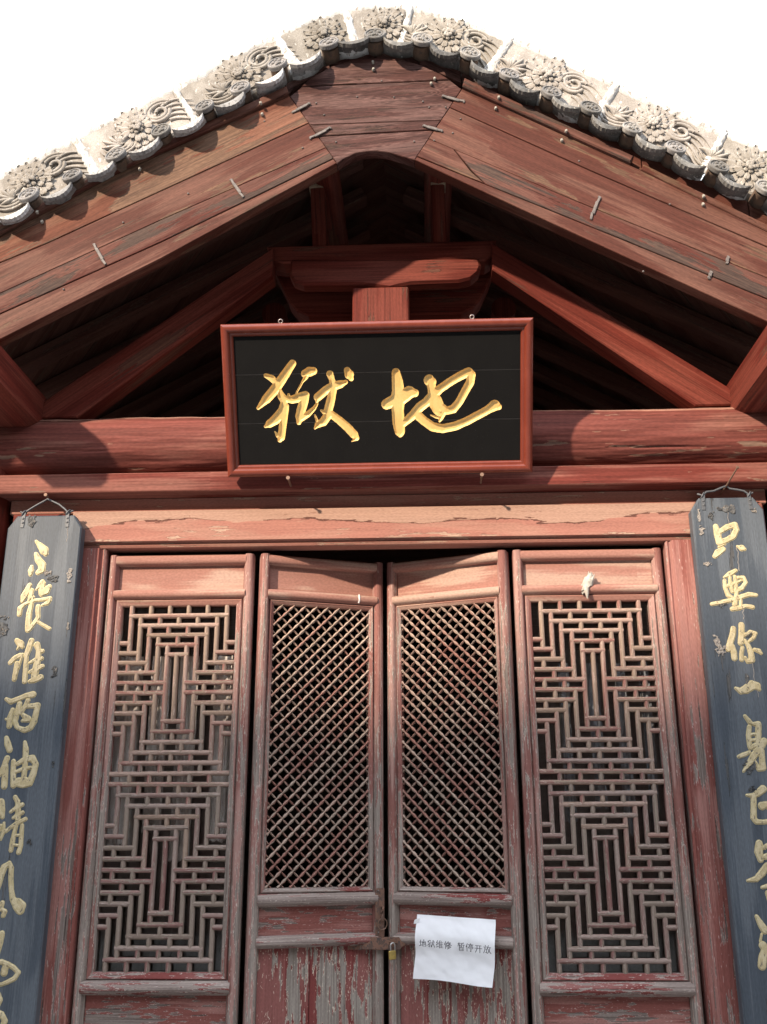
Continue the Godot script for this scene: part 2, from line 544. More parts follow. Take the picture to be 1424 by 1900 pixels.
func make_materials() -> void:
	# door timber: wear is heavier low down, where rain reaches it (t1 = foot, t0 = head)
	mats.door = wood(11, {"sx": 0.5, "sy": 3.2, "p1": Color(0.215, 0.096, 0.082), "p2": Color(0.32, 0.19, 0.165), "wl": Color(0.40, 0.345, 0.305), "wd": Color(0.11, 0.08, 0.068), "pr": Color(0.47, 0.41, 0.36), "t0": 0.31, "t1": 0.63, "chipf": 0.085, "fleck": 0.035, "relief": 0.2, "rough": 0.65, "crack": 0.1})
	mats.jamb = wood(23, {"sx": 0.5, "sy": 3.2, "p1": Color(0.215, 0.076, 0.064), "p2": Color(0.31, 0.15, 0.13), "wl": Color(0.33, 0.27, 0.24), "wd": Color(0.06, 0.04, 0.035), "pr": Color(0.40, 0.31, 0.28), "t0": 0.34, "t1": 0.48, "chipf": 0.06, "fleck": 0.03, "relief": 0.2, "rough": 0.55, "crack": 0.12})
	mats.salmon = wood(37, {"sx": 0.6, "sy": 2.4, "p1": Color(0.3, 0.135, 0.105), "p2": Color(0.335, 0.205, 0.155), "wl": Color(0.46, 0.33, 0.25), "wd": Color(0.27, 0.16, 0.12), "pr": Color(0.2, 0.1, 0.08), "t0": 0.34, "fade": 0.66, "band": 0.225, "relief": 0.16, "rough": 0.7, "crack": 0.05, "grain": 0.18})
	mats.bare = wood(41, {"sx": 0.5, "sy": 2.0, "p1": Color(0.19, 0.055, 0.05), "p2": Color(0.25, 0.11, 0.10), "wl": Color(0.44, 0.37, 0.33), "wd": Color(0.13, 0.09, 0.08), "pr": Color(0.46, 0.40, 0.36), "t0": 0.58, "chipf": 0.07, "fleck": 0.06, "relief": 0.24, "rough": 0.75, "crack": 0.14})
	mats.flake = wood(43, {"sx": 0.6, "sy": 2.0, "p1": Color(0.175, 0.046, 0.042), "p2": Color(0.235, 0.092, 0.082), "wl": Color(0.40, 0.355, 0.31), "wd": Color(0.14, 0.11, 0.095), "pr": Color(0.54, 0.47, 0.38), "t0": 0.49, "chipf": 0.05, "fleck": 0.05, "relief": 0.26, "rough": 0.6, "crack": 0.1})
	mats.panel = wood(47, {"sx": 0.9, "sy": 2.0, "p1": Color(0.3, 0.15, 0.12), "p2": Color(0.375, 0.25, 0.2), "wl": Color(0.42, 0.32, 0.25), "wd": Color(0.22, 0.12, 0.09), "pr": Color(0.25, 0.12, 0.09), "t0": 0.28, "fade": 0.52, "relief": 0.1, "rough": 0.75, "crack": 0.03, "grain": 0.14})
	mats.lattice = wood(53, {"sx": 0.5, "sy": 3.2, "p1": Color(0.235, 0.118, 0.1), "p2": Color(0.335, 0.235, 0.195), "wl": Color(0.36, 0.275, 0.215), "wd": Color(0.17, 0.11, 0.085), "pr": Color(0.42, 0.33, 0.28), "t0": 0.42, "t1": 0.58, "chipf": 0.1, "fleck": 0.05, "relief": 0.2, "rough": 0.8, "crack": 0.08})
	mats.net = wood(59, {"sx": 0.5, "sy": 3.2, "p1": Color(0.27, 0.135, 0.11), "p2": Color(0.39, 0.29, 0.235), "wl": Color(0.42, 0.34, 0.28), "wd": Color(0.20, 0.14, 0.11), "t0": 0.46, "t1": 0.52, "relief": 0.08, "rough": 0.8, "crack": 0.04})
	# gable timber: oiled red brown, streaked
	mats.barge = wood(61, {"sx": 0.7, "sy": 3.0, "p1": Color(0.086, 0.03, 0.021), "p2": Color(0.128, 0.058, 0.042), "wl": Color(0.24, 0.135, 0.082), "wd": Color(0.038, 0.020, 0.017), "pr": Color(0.10, 0.04, 0.03), "t0": 0.335, "fig": 0.28, "relief": 0.1, "rough": 0.5, "crack": 0.07, "grain": 0.55, "chipf": 0.03})
	mats.barge_pale = wood(67, {"sx": 0.7, "sy": 3.0, "p1": Color(0.125, 0.045, 0.028), "p2": Color(0.175, 0.08, 0.052), "wl": Color(0.26, 0.15, 0.095), "wd": Color(0.05, 0.028, 0.022), "pr": Color(0.12, 0.055, 0.04), "t0": 0.50, "fig": 0.3, "relief": 0.12, "rough": 0.55, "crack": 0.08, "grain": 0.6, "chipf": 0.03})
	mats.barge_grey = wood(71, {"sx": 0.6, "sy": 3.0, "p1": Color(0.085, 0.028, 0.021), "p2": Color(0.115, 0.052, 0.04), "wl": Color(0.125, 0.078, 0.06), "wd": Color(0.028, 0.019, 0.018), "pr": Color(0.10, 0.05, 0.04), "t0": 0.48, "fig": 0.4, "relief": 0.16, "rough": 0.6, "crack": 0.1, "grain": 0.7, "chipf": 0.03})
	mats.apex = wood(73, {"sx": 0.5, "sy": 2.4, "p1": Color(0.07, 0.03, 0.025), "p2": Color(0.112, 0.06, 0.052), "wl": Color(0.13, 0.07, 0.05), "wd": Color(0.022, 0.012, 0.011), "pr": Color(0.07, 0.03, 0.025), "t0": 0.38, "fig": 0.75, "relief": 0.14, "rough": 0.5, "crack": 0.05, "grain": 0.9, "chipf": 0.03})
	mats.maroon = wood(79, {"sx": 0.7, "sy": 3.0, "p1": Color(0.11, 0.021, 0.0145), "p2": Color(0.145, 0.036, 0.025), "wl": Color(0.17, 0.075, 0.05), "wd": Color(0.06, 0.022, 0.017), "pr": Color(0.07, 0.02, 0.015), "t0": 0.36, "relief": 0.08, "rough": 0.5, "crack": 0.04, "grain": 0.6, "chipf": 0.02})
	mats.beam = wood(83, {"sx": 0.9, "sy": 3.6, "p1": Color(0.15, 0.046, 0.037), "p2": Color(0.275, 0.145, 0.11), "wl": Color(0.36, 0.235, 0.175), "wd": Color(0.09, 0.045, 0.035), "pr": Color(0.22, 0.11, 0.08), "t0": 0.33, "band": 0.385, "relief": 0.16, "rough": 0.55, "crack": 0.08, "grain": 0.6, "fade": 0.7})
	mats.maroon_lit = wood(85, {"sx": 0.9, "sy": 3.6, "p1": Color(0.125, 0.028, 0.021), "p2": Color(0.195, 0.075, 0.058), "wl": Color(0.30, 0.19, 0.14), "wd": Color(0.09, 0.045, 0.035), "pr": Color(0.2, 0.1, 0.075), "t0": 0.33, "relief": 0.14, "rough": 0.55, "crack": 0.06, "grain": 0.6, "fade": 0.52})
	mats.raw = blotch(89, {"c1": Color(0.40, 0.29, 0.19), "c2": Color(0.26, 0.17, 0.11), "s": 0.15, "grit": 0.35, "relief": 0.5})
	mats.attic = wood(97, {"sx": 0.7, "sy": 3.0, "p1": Color(0.085, 0.036, 0.027), "p2": Color(0.11, 0.052, 0.04), "wl": Color(0.13, 0.08, 0.06), "wd": Color(0.055, 0.028, 0.023), "t0": 0.36, "relief": 0.08, "rough": 0.8})
	# lacquered boards
	mats.slate = wood(101, {"sx": 0.55, "sy": 2.9, "p1": Color(0.056, 0.068, 0.085), "p2": Color(0.088, 0.101, 0.118), "wl": Color(0.15, 0.145, 0.14), "wd": Color(0.03, 0.032, 0.036), "pr": Color(0.025, 0.027, 0.03), "t0": 0.265, "grain": 0.22, "fade": 0.5, "chipf": 0.03, "crack": 0.035, "relief": 0.12, "rough": 0.42, "spec": 0.4})
	mats.slate_edge = blotch(103, {"c1": Color(0.06, 0.07, 0.088), "c2": Color(0.14, 0.14, 0.14), "c3": Color(0.19, 0.17, 0.15), "t3": 0.2, "lim": 0.6, "s": 0.4, "grit": 0.2, "rough": 0.6, "relief": 0.15})
	mats.peel = blotch(107, {"c1": Color(0.03, 0.032, 0.036), "c2": Color(0.10, 0.10, 0.10), "c3": Color(0.30, 0.24, 0.19), "t3": 0.22, "s": 0.12, "grit": 0.3, "rough": 0.75, "relief": 0.3})
	mats.plaque = blotch(109, {"c1": Color(0.0078, 0.0075, 0.0076), "c2": Color(0.0088, 0.0085, 0.0085), "lim": 0.5, "s": 0.5, "grit": 0.2, "rough": 0.68, "relief": 0.01, "speck": 0.93, "sc": Color(0.10, 0.095, 0.09)})
	mats.plaque.metallic_specular = 0.2
	mats.plaque_dust = plain(Color(0.11, 0.10, 0.095), 0.9)
	mats.frame = blotch(113, {"c1": Color(0.150, 0.028, 0.015), "c2": Color(0.175, 0.036, 0.020), "lim": 0.5, "s": 0.5, "grit": 0.12, "rough": 0.42, "relief": 0.02, "speck": 0.95, "sc": Color(0.5, 0.38, 0.32)})
	mats.frame.clearcoat_enabled = true
	mats.frame.metallic_specular = 0.25
	mats.frame.clearcoat = 0.7
	mats.frame.clearcoat_roughness = 0.1
	mats.gilt = blotch(127, {"c1": Color(0.74, 0.47, 0.16), "c2": Color(0.80, 0.55, 0.21), "s": 0.4, "grit": 0.1, "rough": 0.42, "relief": 0.04})
	mats.gilt.metallic = 0.1
	mats.old_gilt = blotch(131, {"c1": Color(0.44, 0.355, 0.20), "c2": Color(0.52, 0.435, 0.27), "c3": Color(0.17, 0.145, 0.105), "t3": 0.22, "s": 0.2, "grit": 0.25, "rough": 0.55, "relief": 0.1})
		# masonry and tiles
	mats.carved = blotch(137, {"c1": Color(0.3, 0.278, 0.253), "c2": Color(0.41, 0.388, 0.362), "c3": Color(0.56, 0.55, 0.53), "t3": 0.17, "lim": 0.5, "wid": 0.2, "s": 0.45, "grit": 0.3, "rough": 0.9, "relief": 0.3})
	mats.lime = blotch(139, {"c1": Color(0.5, 0.49, 0.475), "c2": Color(0.62, 0.62, 0.61), "c3": Color(0.3, 0.27, 0.24), "t3": 0.26, "s": 0.3, "grit": 0.14, "rough": 0.9, "relief": 0.6})
	mats.tile = blotch(149, {"c1": Color(0.19, 0.185, 0.18), "c2": Color(0.30, 0.29, 0.28), "c3": Color(0.46, 0.44, 0.42), "t3": 0.2, "s": 0.3, "grit": 0.3, "rough": 0.85, "relief": 0.3})
	mats.tile_dark = blotch(151, {"c1": Color(0.115, 0.113, 0.11), "c2": Color(0.205, 0.2, 0.195), "c3": Color(0.36, 0.34, 0.31), "t3": 0.24, "s": 0.25, "grit": 0.3, "rough": 0.9, "relief": 0.4})
	mats.tile_lime = blotch(157, {"c1": Color(0.42, 0.42, 0.415), "c2": Color(0.52, 0.52, 0.515), "c3": Color(0.2, 0.2, 0.2), "t3": 0.3, "s": 0.25, "grit": 0.2, "rough": 0.9, "relief": 0.5})
	mats.clay = blotch(163, {"c1": Color(0.14, 0.09, 0.06), "c2": Color(0.09, 0.065, 0.05), "s": 0.2, "grit": 0.3, "rough": 0.95, "relief": 0.4})
	# iron, brass, paper, glass
	mats.iron = blotch(167, {"c1": Color(0.1, 0.085, 0.078), "c2": Color(0.155, 0.13, 0.118), "s": 0.12, "grit": 0.25, "rough": 0.6, "relief": 0.05})
	mats.rust = blotch(173, {"c1": Color(0.085, 0.05, 0.038), "c2": Color(0.17, 0.085, 0.055), "c3": Color(0.05, 0.04, 0.04), "t3": 0.24, "s": 0.12, "grit": 0.35, "rough": 0.7, "relief": 0.12})
	mats.brass = blotch(179, {"c1": Color(0.55, 0.40, 0.12), "c2": Color(0.44, 0.33, 0.11), "s": 0.05, "grit": 0.15, "rough": 0.35, "relief": 0.02})
	mats.brass.metallic = 0.75
	mats.steel = plain(Color(0.55, 0.55, 0.55), 0.3, 0.9)
	mats.wire = plain(Color(0.10, 0.105, 0.115), 0.55, 0.3)
	mats.clip = plain(Color(0.33, 0.31, 0.27), 0.7)
	mats.glass = StandardMaterial3D.new()
	mats.glass.transparency = BaseMaterial3D.TRANSPARENCY_ALPHA
	mats.glass.albedo_color = Color(0.1, 0.12, 0.12, 0.012)
	mats.glass.roughness = 0.05
	mats.curtain = blotch(181, {"c1": Color(0.74, 0.69, 0.64), "c2": Color(0.68, 0.64, 0.6), "s": 0.5, "grit": 0.08, "rough": 0.9, "relief": 0.05})
	mats.curtain_blue = blotch(191, {"c1": Color(0.34, 0.37, 0.40), "c2": Color(0.28, 0.31, 0.34), "s": 0.5, "grit": 0.08, "rough": 0.9, "relief": 0.05})
	mats.plaster = blotch(193, {"c1": Color(0.24, 0.22, 0.20), "c2": Color(0.30, 0.28, 0.26), "s": 2.0, "rough": 0.95})
	mats.paving = blotch(197, {"c1": Color(0.26, 0.25, 0.235), "c2": Color(0.33, 0.32, 0.30), "s": 3.0, "grit": 0.2, "rough": 0.95, "relief": 0.4})

# ---------- the roof's verge
const VERGE := [[-2.5, 3.965], [-1.818, 4.367], [-1.626, 4.478], [-1.233, 4.703], [-0.826, 4.950], [-0.483, 5.165], [-0.36, 5.235], [-0.235, 5.297], [-0.12, 5.333], [-0.01, 5.347], [0.11, 5.335], [0.219, 5.303], [0.34, 5.255], [0.45, 5.197], [0.63, 5.089], [0.825, 4.972], [1.184, 4.753], [1.557, 4.527], [1.757, 4.406], [2.5, 3.965]]
func verge(x: float) -> float:
	for i in VERGE.size() - 1:
		if x <= VERGE[i + 1][0]:
			return lerpf(VERGE[i][1], VERGE[i + 1][1], (x - VERGE[i][0]) / (VERGE[i + 1][0] - VERGE[i][0]))
	return 3.965
func tangent(x: float) -> Vector3:
	return Vector3(0.16, verge(x + 0.08) - verge(x - 0.08), 0).normalized()
# a frame on the verge at x: local x along the slope, y square to it, z outward; tipped back by tilt
func seat(x: float, y: float, z: float, tilt: float, roll := 0.0) -> Transform3D:
	var t := tangent(x)
	var nn := Vector3(-t.y, t.x, 0)
	var b := Basis(t, nn, Vector3(0, 0, 1))
	return Transform3D(b * Basis(Vector3.RIGHT, -tilt) * Basis(Vector3.BACK, roll), Vector3(x, y, z))

var tone: Material
func tile_end(parent: Node3D, x: float, y: float, lab: String) -> void:
	var xf := seat(x, y, 0.57, deg_to_rad(rr(23, 30)), rr(-0.05, 0.05))
	var turn := xf * Transform3D(Basis(Vector3.RIGHT, PI / 2), Vector3.ZERO)   # local y -> outward
	var m := M.new()
	var r := rr(0.049, 0.054)
	lathe(m, PackedVector2Array([Vector2(r * 0.96, -0.022), Vector2(r, -0.018), Vector2(r, -0.003), Vector2(r * 0.95, 0.001), Vector2(r * 0.84, 0.001), Vector2(r * 0.79, -0.005), Vector2(r * 0.7, -0.005), Vector2(r * 0.66, -0.001), Vector2(r * 0.6, -0.001), Vector2(r * 0.56, -0.004), Vector2(r * 0.35, -0.001), Vector2(0.0, 0.002)]), turn, 28)
	for e in [[-0.34, 0.2, 0.2], [0.34, 0.2, 0.2], [0.0, -0.08, 0.22], [-0.2, -0.36, 0.14], [0.2, -0.36, 0.14], [0.0, 0.44, 0.16], [0.0, -0.33, 0.12]]:
		var c := Vector3(e[0] * r, e[1] * r, -0.001)
		var pr := PackedVector2Array()
		for k in 4:
			pr.append(Vector2(cos(k * PI / 6.0) * e[2] * r, sin(k * PI / 6.0) * 0.008))
		lathe(m, pr, xf * Transform3D(Basis(Vector3.RIGHT, PI / 2), c), 8)
	var o := put("tile_end", m, mats.tile_tones[rng.randi() % 4], parent, lab)
	var b := M.new()
	var rb := r * 0.86
	var pts := PackedVector3Array([xf * Vector3(0, -0.002, -0.02), xf * Vector3(0, -0.002, -0.03) + Vector3(0, 0, -0.03), xf * Vector3(0, -0.002, -0.03) + Vector3(0, 0.02, -0.14)])
	tube(b, pts, rb, 14)
	put("tile_barrel", b, mats.clay, o)

func drip_tile(parent: Node3D, x: float, y: float, worn: float) -> void:
	var xf := seat(x, y + 0.026, 0.575, deg_to_rad(rr(20, 27)), rr(-0.05, 0.05))
	var w := rr(0.076, 0.084)
	var hgt := rr(0.036, 0.043)
	var sag := 0.026
	var m := M.new()
	var k := 16
	var top := []
	var bot := []
	for i in k + 1:
		var q := -1.0 + 2.0 * i / k
		var cup := pow(1.0 - q * q, 0.75)
		top.append(Vector2(q * w, 0.012 - sag * (1.0 - q * q)))
		bot.append(Vector2(q * w * 0.98, 0.004 - sag * (1.0 - q * q) - hgt * cup - (0.0035 if i % 2 == 0 else 0.0) - worn * rr(0.0, 0.006)))
	for i in k:
		var a := Vector3(top[i].x, top[i].y, 0)
		var b := Vector3(top[i + 1].x, top[i + 1].y, 0)
		var c := Vector3(bot[i + 1].x, bot[i + 1].y, 0.004)
		var d := Vector3(bot[i].x, bot[i].y, 0.004)
		var bk := Vector3(0, 0, -0.018)
		var ln := xf.basis.inverse() * Vector3(0, 0.02, -0.14)
		var am := a.lerp(d, 0.5) + Vector3(0, 0, 0.006)
		var bm := b.lerp(c, 0.5) + Vector3(0, 0, 0.006)
		var z := Vector2.ZERO
		m.quad(xf * a, xf * b, xf * bm, xf * am, xf.basis * Vector3(0, 0, 1), z, z, z, z)
		m.quad(xf * am, xf * bm, xf * c, xf * d, xf.basis * Vector3(0, 0, 1), z, z, z, z)
		m.quad(xf * d, xf * c, xf * (c + bk), xf * (d + bk), xf.basis * Vector3(0, -1, 0), z, z, z, z)
		m.quad(xf * (a + bk), xf * (b + bk), xf * (c + bk), xf * (d + bk), xf.basis * Vector3(0, 0, -1), z, z, z, z)
		m.quad(xf * a, xf * b, xf * (b + ln), xf * (a + ln), xf.basis * Vector3(0, 1, 0), z, z, z, z)
		var lo := Vector3(0, -0.014, 0)
		m.quad(xf * (a + lo + bk), xf * (b + lo + bk), xf * (b + lo + ln), xf * (a + lo + ln), xf.basis * Vector3(0, -1, 0), z, z, z, z)
	var o := put("drip_tile", m, mats.lime_tones[rng.randi() % 3] if x < -0.2 else mats.dark_tones[rng.randi() % 4], parent)
	var f := M.new()   # lime mortar bedded in the trough
	var sd := rng.randi()
	var nz := FastNoiseLite.new()
	nz.seed = sd
	nz.frequency = 14.0
	sheet(f, 6, 10, func(u: float, q: float) -> Vector3:
		var qq := -1.0 + 2.0 * q
		var yy := 0.016 - sag * (1.0 - qq * qq) + u * 0.05 + 0.012 * nz.get_noise_2d(qq, u)
		return xf * Vector3(qq * w * 0.93, yy, -0.008 - u * 0.09), Vector2.ONE, 0.01)
	put("bedding_mortar", f, mats.lime, o)

func petal(m: M, xf: Transform3D, l: float, w: float, cup: float, ribs: float) -> void:
	sheet(m, 7, 10, func(u: float, q: float) -> Vector3:
		var s := -1.0 + 2.0 * q
		var ww := w * (0.3 + 0.8 * u) * sqrt(maxf(1.0 - pow(u, 5.0), 0.0)) * (1.0 + 0.05 * sin(u * 17.0))
		var z := cup * sin(u * PI * 0.8) - 0.35 * cup * s * s + ribs * (absf(sin(s * 7.0)) - 0.5) * (0.3 + u)
		return xf * Vector3(s * ww, u * l, z), Vector2.ONE, 0.006)

func peony(parent: Node3D, x: float, y: float, z: float, size: float) -> void:
	var xf := Transform3D(seat(x, y, z, 0.0).basis, Vector3(x, y, z))
	var m := M.new()
	for ring in [[15, 1.0, 0.025, 0.004, 0.005], [12, 0.66, 0.020, 0.008, 0.012], [8, 0.36, 0.014, 0.010, 0.020]]:
		for i in ring[0]:
			var a: float = TAU * (i + rr(-0.1, 0.1)) / ring[0] + ring[1]
			var b := Basis(Vector3.BACK, a) * Basis(Vector3.RIGHT, rr(0.0, 0.1))
			petal(m, xf * Transform3D(b, b * Vector3(0, size * 0.22 * ring[1], 0) + Vector3(0, 0, ring[4])), size * 0.85 * ring[1] * rr(0.85, 1.1), ring[2] * rr(0.85, 1.1) * size / 0.115, ring[3], 0.0042)
	for i in 16:
		var a := rr(0, TAU)
		var r := sqrt(rr(0, 1)) * size * 0.2
		var pr := PackedVector2Array([Vector2(0.011, 0.0), Vector2(0.0085, 0.007), Vector2(0.0, 0.01)])
		lathe(m, pr, xf * Transform3D(Basis(Vector3.RIGHT, PI / 2), Vector3(cos(a) * r, sin(a) * r, 0.033)), 7)
	put("peony", m, tone, parent)

func scroll(parent: Node3D, x: float, y: float, z: float, s: float) -> void:
	var xf := Transform3D(seat(x, y, z, 0.0).basis, Vector3(x, y, z))
	var m := M.new()
	for lane in 2:
		var pts := PackedVector3Array()
		var rad := []
		for i in 26:
			var q := i / 25.0
			var a := PI * 0.9 - q * TAU * 1.35
			var r := s * (0.16 + 0.62 * q) + lane * s * 0.24
			if lane == 1 and q < 0.35:
				continue
			pts.append(xf * Vector3(cos(a) * r * 1.1, sin(a) * r * 0.85, 0.004 + 0.006 * (1.0 - q)))
			rad.append(s * 0.13 * (1.0 - 0.35 * absf(q - 0.5)))
		tube(m, pts, rad, 7)
	for k in 5:   # streaming tails
		var pts := PackedVector3Array()
		var rad := []
		for i in 9:
			var q := i / 8.0
			pts.append(xf * Vector3(s * (0.3 + q * 1.9), s * (0.35 - k * 0.36 - q * 0.45 + 0.28 * sin(q * 3.6 + k * 0.3)), 0.004))
			rad.append(s * 0.11 * (1.0 - 0.75 * q))
		tube(m, pts, rad, 6)
	put("scroll", m, tone, parent)

func acanthus(parent: Node3D, x: float, y: float, z: float, s: float, side: float) -> void:
	var xf := Transform3D(seat(x, y, z, 0.0).basis, Vector3(x, y, z))
	var m := M.new()
	for k in 8:
		var a: float = lerpf(-0.5, 2.3, k / 7.0)
		var pts := PackedVector3Array()
		var rad := []
		for i in 8:
			var q := i / 7.0
			var l := s * (1.0 + 0.35 * sin(k * 0.9))
			pts.append(xf * Vector3(side * (s * 0.5 - cos(a + q * 0.5) * l * q), -s * 0.45 + sin(a + q * 0.5) * l * q, 0.003 + 0.012 * sin(q * PI)))
			rad.append(s * 0.12 * sin(PI * (0.15 + 0.8 * q)))
		tube(m, pts, rad, 6)
	for k in 3:
		var pts := PackedVector3Array()
		var rad := []
		for i in 10:
			var q := i / 9.0
			var a := PI * 1.0 + q * PI * 0.95
			pts.append(xf * Vector3(side * (s * 0.4 + cos(a) * s * (0.75 + k * 0.26)), -s * 0.15 + sin(a) * s * (0.55 + 0.22 * k), 0.005))
			rad.append(s * 0.1 * sin(PI * (0.12 + 0.8 * q)))
		tube(m, pts, rad, 6)
	put("acanthus_leaf", m, tone, parent)

func build_verge() -> void:
	for e in [["tile_tones", mats.tile, [1.0, 0.86, 0.93, 0.78]], ["lime_tones", mats.tile_lime, [1.0, 0.86, 0.74]], ["dark_tones", mats.tile_dark, [1.0, 0.85, 0.93, 0.76]], ["carved_tones", mats.carved, [1.0, 0.9, 0.95, 0.84]]]:
		var l := []
		for k in e[2]:
			var c: StandardMaterial3D = e[1].duplicate()
			c.albedo_color = Color(k, k * 0.99, k * rr(0.965, 0.99))
			c.uv1_offset = Vector3(rr(0, 1), rr(0, 1), rr(0, 1))
			l.append(c)
		mats[e[0]] = l
	var t := thing("tiled_verge", "row of grey round tile ends and lime streaked drip tiles along the gable edge", "roof tiles")
	var discs := [-2.2, -2.01, -1.818, -1.626, -1.43, -1.233, -1.027, -0.826, -0.658, -0.483, -0.235, -0.01, 0.219, 0.45, 0.63, 0.825, 1.002, 1.184, 1.373, 1.557, 1.757, 1.95, 2.15]
	var dy := [0, 0, 0, 0, -0.012, -0.015, -0.01, 0.002, -0.002, 0.026, 0.01, 0.002, 0.007, 0.02, -0.006, -0.002, 0.01, -0.003, -0.003, -0.002, 0, 0, 0]
	for i in discs.size():
		tile_end(t, discs[i] * 1.0115, verge(discs[i]) + dy[i], "")
	var drips := [[-2.1, 4.07], [-1.91, 4.185], [-1.677, 4.316], [-1.487, 4.424], [-1.295, 4.544], [-1.093, 4.663], [-0.894, 4.787], [-0.7, 4.915], [-0.513, 5.04], [-0.342, 5.141], [-0.109, 5.247], [0.107, 5.232], [0.326, 5.168], [0.513, 5.053], [0.696, 4.94], [0.887, 4.837], [1.066, 4.716], [1.261, 4.599], [1.424, 4.491], [1.614, 4.376], [1.82, 4.25], [2.03, 4.13]]
	for d in drips:
		drip_tile(t, d[0] * 1.0115, d[1] + 0.035, 1.0 if absf(d[0] + 0.109) < 0.05 else 0.15)
	# carved ridge of brick blocks standing on the tiles
	var r := thing("carved_gable_ridge", "raised gable ridge of carved grey brick with peonies, scrolls and white lime joints", "ridge")
	var joints := [-2.35, -1.868, -1.408, -0.938, -0.449, -0.131, 0.139, 0.591, 1.085, 1.572, 2.05, 2.4]
	var peonies := [-99.0, -1.658, -1.163, -0.677, -0.262, 0.03, 0.345, 0.817, 1.301, 1.728, -99.0]
	for i in joints.size() - 1:
		var a: float = joints[i] + 0.012
		var b: float = joints[i + 1] - 0.012
		var poly := PackedVector2Array()
		var up := PackedVector2Array()
		for k in 7:
			var x := lerpf(a, b, k / 6.0)
			var tn := tangent(x)
			var xb := x + tn.y * 0.1
			var hh := 0.224 + 0.004 * sin(i * 3.1)
			var tt := tangent(xb)
			poly.append(Vector2(xb, verge(xb) - 0.01))
			up.append(Vector2(xb - tt.y * hh, verge(xb) + tt.x * hh))
		up.reverse()
		poly.append_array(up)
		var m := M.new()
		prism(m, poly, 0.39, 0.505 + rr(-0.004, 0.004), 0.008, 0.5)
		tone = mats.carved_tones[rng.randi() % 4]
		var o := put("carved_brick", m, tone, r)
		var px: float = peonies[i]
		if px > -50.0:
			var tn := tangent(px)
			var nn := Vector2(-tn.y, tn.x)
			var base := px + tn.y * 0.1
			var s := 0.112 if b - a > 0.4 else 0.10
			var cy := verge(base)
			var cxx := base - tn.y * 0.112
			peony(o, cxx, cy + tn.x * 0.112, 0.503, s)
			if b - a > 0.4:
				var sx := base + 0.135 * tn.x
				scroll(o, sx - tn.y * 0.135, verge(sx) + tn.x * 0.135, 0.506, 0.078)
				var lx := base - 0.145 * tn.x
				acanthus(o, lx - tn.y * 0.105, verge(lx) + tn.x * 0.105, 0.506, 0.078, -1.0 if px > 0.2 else 1.0)
	for i in range(1, joints.size() - 1):   # white lime in the joints, spread over the edges
		var x: float = joints[i]
		var m := M.new()
		var wd := rr(0.026, 0.045)
		var nz := FastNoiseLite.new()
		nz.seed = 300 + i
		nz.frequency = 9.0
		sheet(m, 14, 8, func(u: float, q: float) -> Vector3:
			var tn := tangent(x)
			var l := (q - 0.5) * wd * (1.0 + 0.9 * absf(nz.get_noise_2d(u * 2.0, 3.0)) + 0.7 * (1.0 - u) * (1.0 - u))
			var hh := -0.02 + u * 0.258
			var xb := x + tn.y * 0.1
			var z := 0.5085 + 0.009 * sin(q * PI) + 0.008 * nz.get_noise_2d(u * 3.0, q * 3.0) - (0.012 if q < 0.01 or q > 0.99 else 0.0)
			return Vector3(xb - tn.y * hh + tn.x * l, verge(xb) + tn.x * hh + tn.y * l, z), Vector2.ONE, 0.02)
		put("lime_joint", m, mats.lime, r)
	for i in joints.size() - 1:   # whitewashed coping, one length over each block
		var m := M.new()
		var nz := FastNoiseLite.new()
		nz.seed = 400 + i
		nz.frequency = 6.0
		var a: float = joints[i]
		var b: float = joints[i + 1]
		sheet(m, 8, 24, func(u: float, q: float) -> Vector3:
			var x := lerpf(a, b, q)
			var tn := tangent(x)
			var xb := x + tn.y * 0.1
			var tt := tangent(xb)
			var ang := -0.7 + u * (PI + 0.8)
			var hh := 0.232 + sin(ang) * 0.05 + 0.012 * nz.get_noise_2d(q * 4.0, u * 2.0) + 0.012 * nz.get_noise_2d(q * 14.0, 7.0)
			return Vector3(xb - tt.y * hh, verge(xb) + tt.x * hh, 0.45 + cos(ang) * (0.062 + 0.010 * nz.get_noise_2d(q * 9.0, 3.0 + u)))  , Vector2.ONE)
		put("lime_coping", m, mats.lime, r)

func pv(a: Array) -> PackedVector2Array:
	var o := PackedVector2Array()
	for p in a:
		o.append(Vector2(p[0], p[1]))
	return o
func on_line(l: Array, x: float) -> float:
	var s := l.duplicate()
	if s[0][0] > s[-1][0]:
		s.reverse()
	for i in s.size() - 1:
		if x <= s[i + 1][0] or i == s.size() - 2:
			return lerpf(s[i][1], s[i + 1][1], (x - s[i][0]) / (s[i + 1][0] - s[i][0]))
	return 0.0
# plank between a lower and an upper line, both listed from the eave to the apex
func between(lo: Array, hi: Array, gap := 0.0015) -> PackedVector2Array:
	var p := PackedVector2Array()
	for q in lo:
		p.append(Vector2(q[0], q[1] + gap))
	var r := hi.duplicate()
	r.reverse()
	for q in r:
		p.append(Vector2(q[0], q[1] - gap))
	return p

